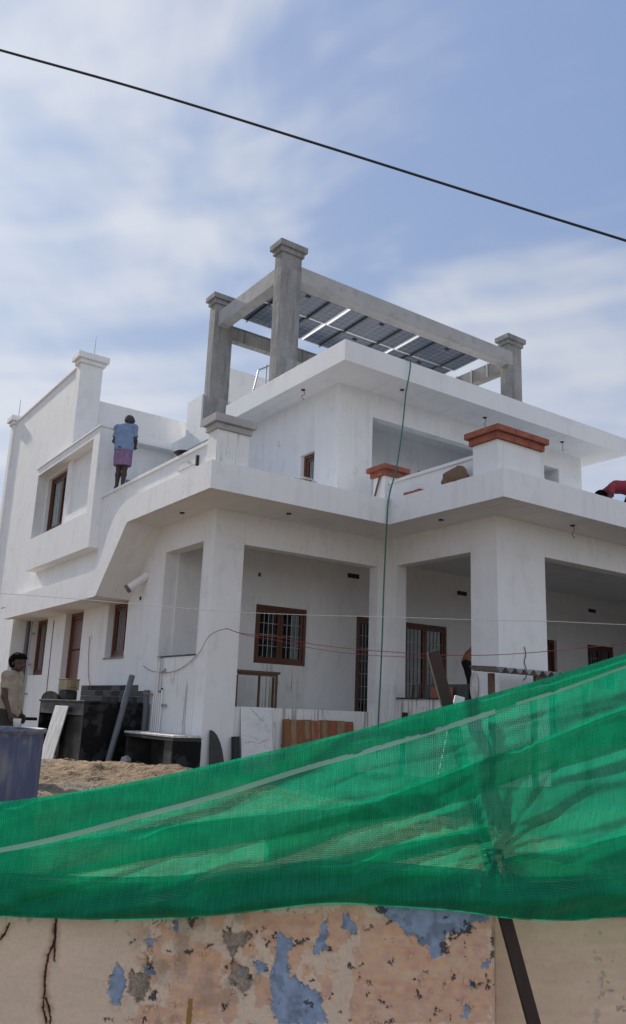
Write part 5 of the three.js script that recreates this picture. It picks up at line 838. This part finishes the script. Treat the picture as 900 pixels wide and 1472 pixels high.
{
  const cloth = (r, g, b, s) => std({ map: tex(128, 128, (u, v) => { const k = 0.86 + 0.36 * (fbm(u * 6, v * 6, 4, 6, s) - 0.5) + 0.2 * (fbm(u * 50, v * 50, 2, 50, s + 5) - 0.5); return [r * k, g * k, b * k]; }, 0.4), roughness: 0.92 });
  const hairM = new THREE.MeshPhysicalMaterial({ color: rgb(0.006, 0.005, 0.005), roughness: 0.9, specularIntensity: 0.12, side: THREE.DoubleSide }), greyHair = std({ color: rgb(0.05, 0.048, 0.05), roughness: 0.7 });
  const away = Math.atan2(FH.x, FH.z), toRight = Math.atan2(RT.x, RT.z);
  // mason on the parapet, back turned, head bowed over his work
  const f1 = on(173, 697, 'x', 0.31);
  person('person in blue shirt and purple lungi standing on the parapet, head bowed', [0.31, 5.54, f1.z], away - 0.15, 1.0, {
    tilt: [0.62, -0.25, -0.12], head: [-0.035, 1.535, 0.09], neck: [-0.01, 1.41, 0.03], chest: [0, 1.24, 0.01], sh: [[0.17, 1.36, 0.01], [-0.17, 1.36, 0.01]], el: [[0.235, 1.08, 0.02], [-0.235, 1.08, 0.02]], wr: [[0.15, 1.0, 0.25], [-0.15, 1.0, 0.25]], hand: [[0.10, 1.0, 0.32], [-0.10, 1.0, 0.32]],
    hip: [[0.085, 0.88, 0], [-0.085, 0.88, 0]], kn: [[0.075, 0.48, 0.02], [-0.06, 0.48, 0.0]], an: [[0.085, 0.085, 0.01], [-0.06, 0.085, -0.03]], toe: [[0.13, 0.028, 0.17], [-0.08, 0.028, 0.13]],
  }, { skin: [0.045, 0.026, 0.020], shirt: cloth(0.22, 0.31, 0.47, 1401), lower: cloth(0.28, 0.17, 0.30, 1411), lungi: true, hairMat: greyHair, sleeve: 0.72, hem: -0.05, loose: 0.024 });
  // man beyond the drum, turned to the right
  const m2 = C0.clone().addScaledVector(ray(17, 990), 11.2);
  person('person in beige shirt and dark trousers standing beyond the blue drum', [m2.x, GR, m2.z], toRight - 0.12, 0.985, { tilt: [0.10, -0.4, 0], head: [0, 1.55, 0.05], sh: [[0.155, 1.365, -0.01], [-0.155, 1.365, -0.01]], el: [[0.19, 1.09, -0.02], [-0.19, 1.09, 0.0]], wr: [[0.2, 0.86, 0.08], [-0.2, 0.87, 0.11]], hand: [[0.2, 0.78, 0.12], [-0.2, 0.79, 0.15]] }, { skin: [0.060, 0.033, 0.024], shirt: cloth(0.36, 0.315, 0.245, 1421), lower: cloth(0.035, 0.04, 0.028, 1431), hairMat: hairM, hair: 0.020, sleeve: 0.62, hem: -0.12, loose: 0.008, face: true });
  // man bent double on the porch roof
  const m3 = on(884, 712, 'z', 2.35);
  person('person in red shirt bending over on the porch roof', [m3.x + 0.20, Y.slabTop, 2.33], toRight + Math.PI, 0.95, {
    pelvis: [0, 0.72, -0.28], belly: [0, 0.80, -0.14], chest: [0, 0.80, 0.10], neck: [0, 0.68, 0.27], head: [0, 0.58, 0.36], tilt: [1.5, 0, 0], sh: [[0.17, 0.74, 0.22], [-0.17, 0.74, 0.22]], el: [[0.2, 0.45, 0.30], [-0.2, 0.45, 0.30]], wr: [[0.16, 0.22, 0.36], [-0.16, 0.22, 0.36]], hand: [[0.14, 0.13, 0.38], [-0.14, 0.13, 0.38]],
    hip: [[0.09, 0.70, -0.30], [-0.09, 0.70, -0.30]], kn: [[0.12, 0.40, -0.08], [-0.12, 0.40, -0.08]], an: [[0.12, 0.085, -0.26], [-0.12, 0.085, -0.26]], toe: [[0.13, 0.028, -0.10], [-0.13, 0.028, -0.10]] }, { skin: [0.06, 0.033, 0.024], shirt: cloth(0.36, 0.045, 0.075, 1441), lower: cloth(0.03, 0.03, 0.04, 1451), hairMat: hairM, hair: 0.02, sleeve: 0.7, hem: -0.1 });
  // man inside the porch, mostly behind the big column
  const m4 = C0.clone().addScaledVector(ray(676, 950), 16.9);
  const bench = group('work_platform', 'low timber work platform hidden inside the porch under the stooping person', 'platform', [m4.x, Y.floor, m4.z], 0.3);
  mesh('deck', rbox(-0.6, 0.6, 0.55, 0.6, -0.3, 0.3, 0.006), M.oldWood, bench); for (const [lx, lz] of [[-0.5, -0.25], [0.5, -0.25], [-0.5, 0.25], [0.5, 0.25]]) mesh('leg', rbox(lx - 0.03, lx + 0.03, 0, 0.55, lz - 0.03, lz + 0.03, 0.005), M.oldWood, bench);
  person('person in peach shirt and black trousers stooping inside the porch behind big column', [m4.x, Y.floor + 0.6, m4.z], toRight - 0.2, 0.98, { pelvis: [0, 0.90, -0.06], belly: [0, 1.03, 0], chest: [0, 1.18, 0.12], neck: [0, 1.29, 0.24], head: [0, 1.36, 0.35], tilt: [0.7, 0, 0], sh: [[0.165, 1.26, 0.18], [-0.165, 1.26, 0.18]], el: [[0.21, 1.0, 0.22], [-0.21, 1.0, 0.22]], wr: [[0.19, 0.9, 0.42], [-0.19, 0.9, 0.42]], hand: [[0.17, 0.88, 0.5], [-0.17, 0.88, 0.5]], hip: [[0.085, 0.88, -0.06], [-0.085, 0.88, -0.06]] }, { skin: [0.07, 0.038, 0.026], shirt: cloth(0.42, 0.19, 0.11, 1461), lower: cloth(0.012, 0.012, 0.014, 1471), hairMat: hairM, sleeve: 0.75, hem: -0.08 });
}

renderer.render(scene, camera);
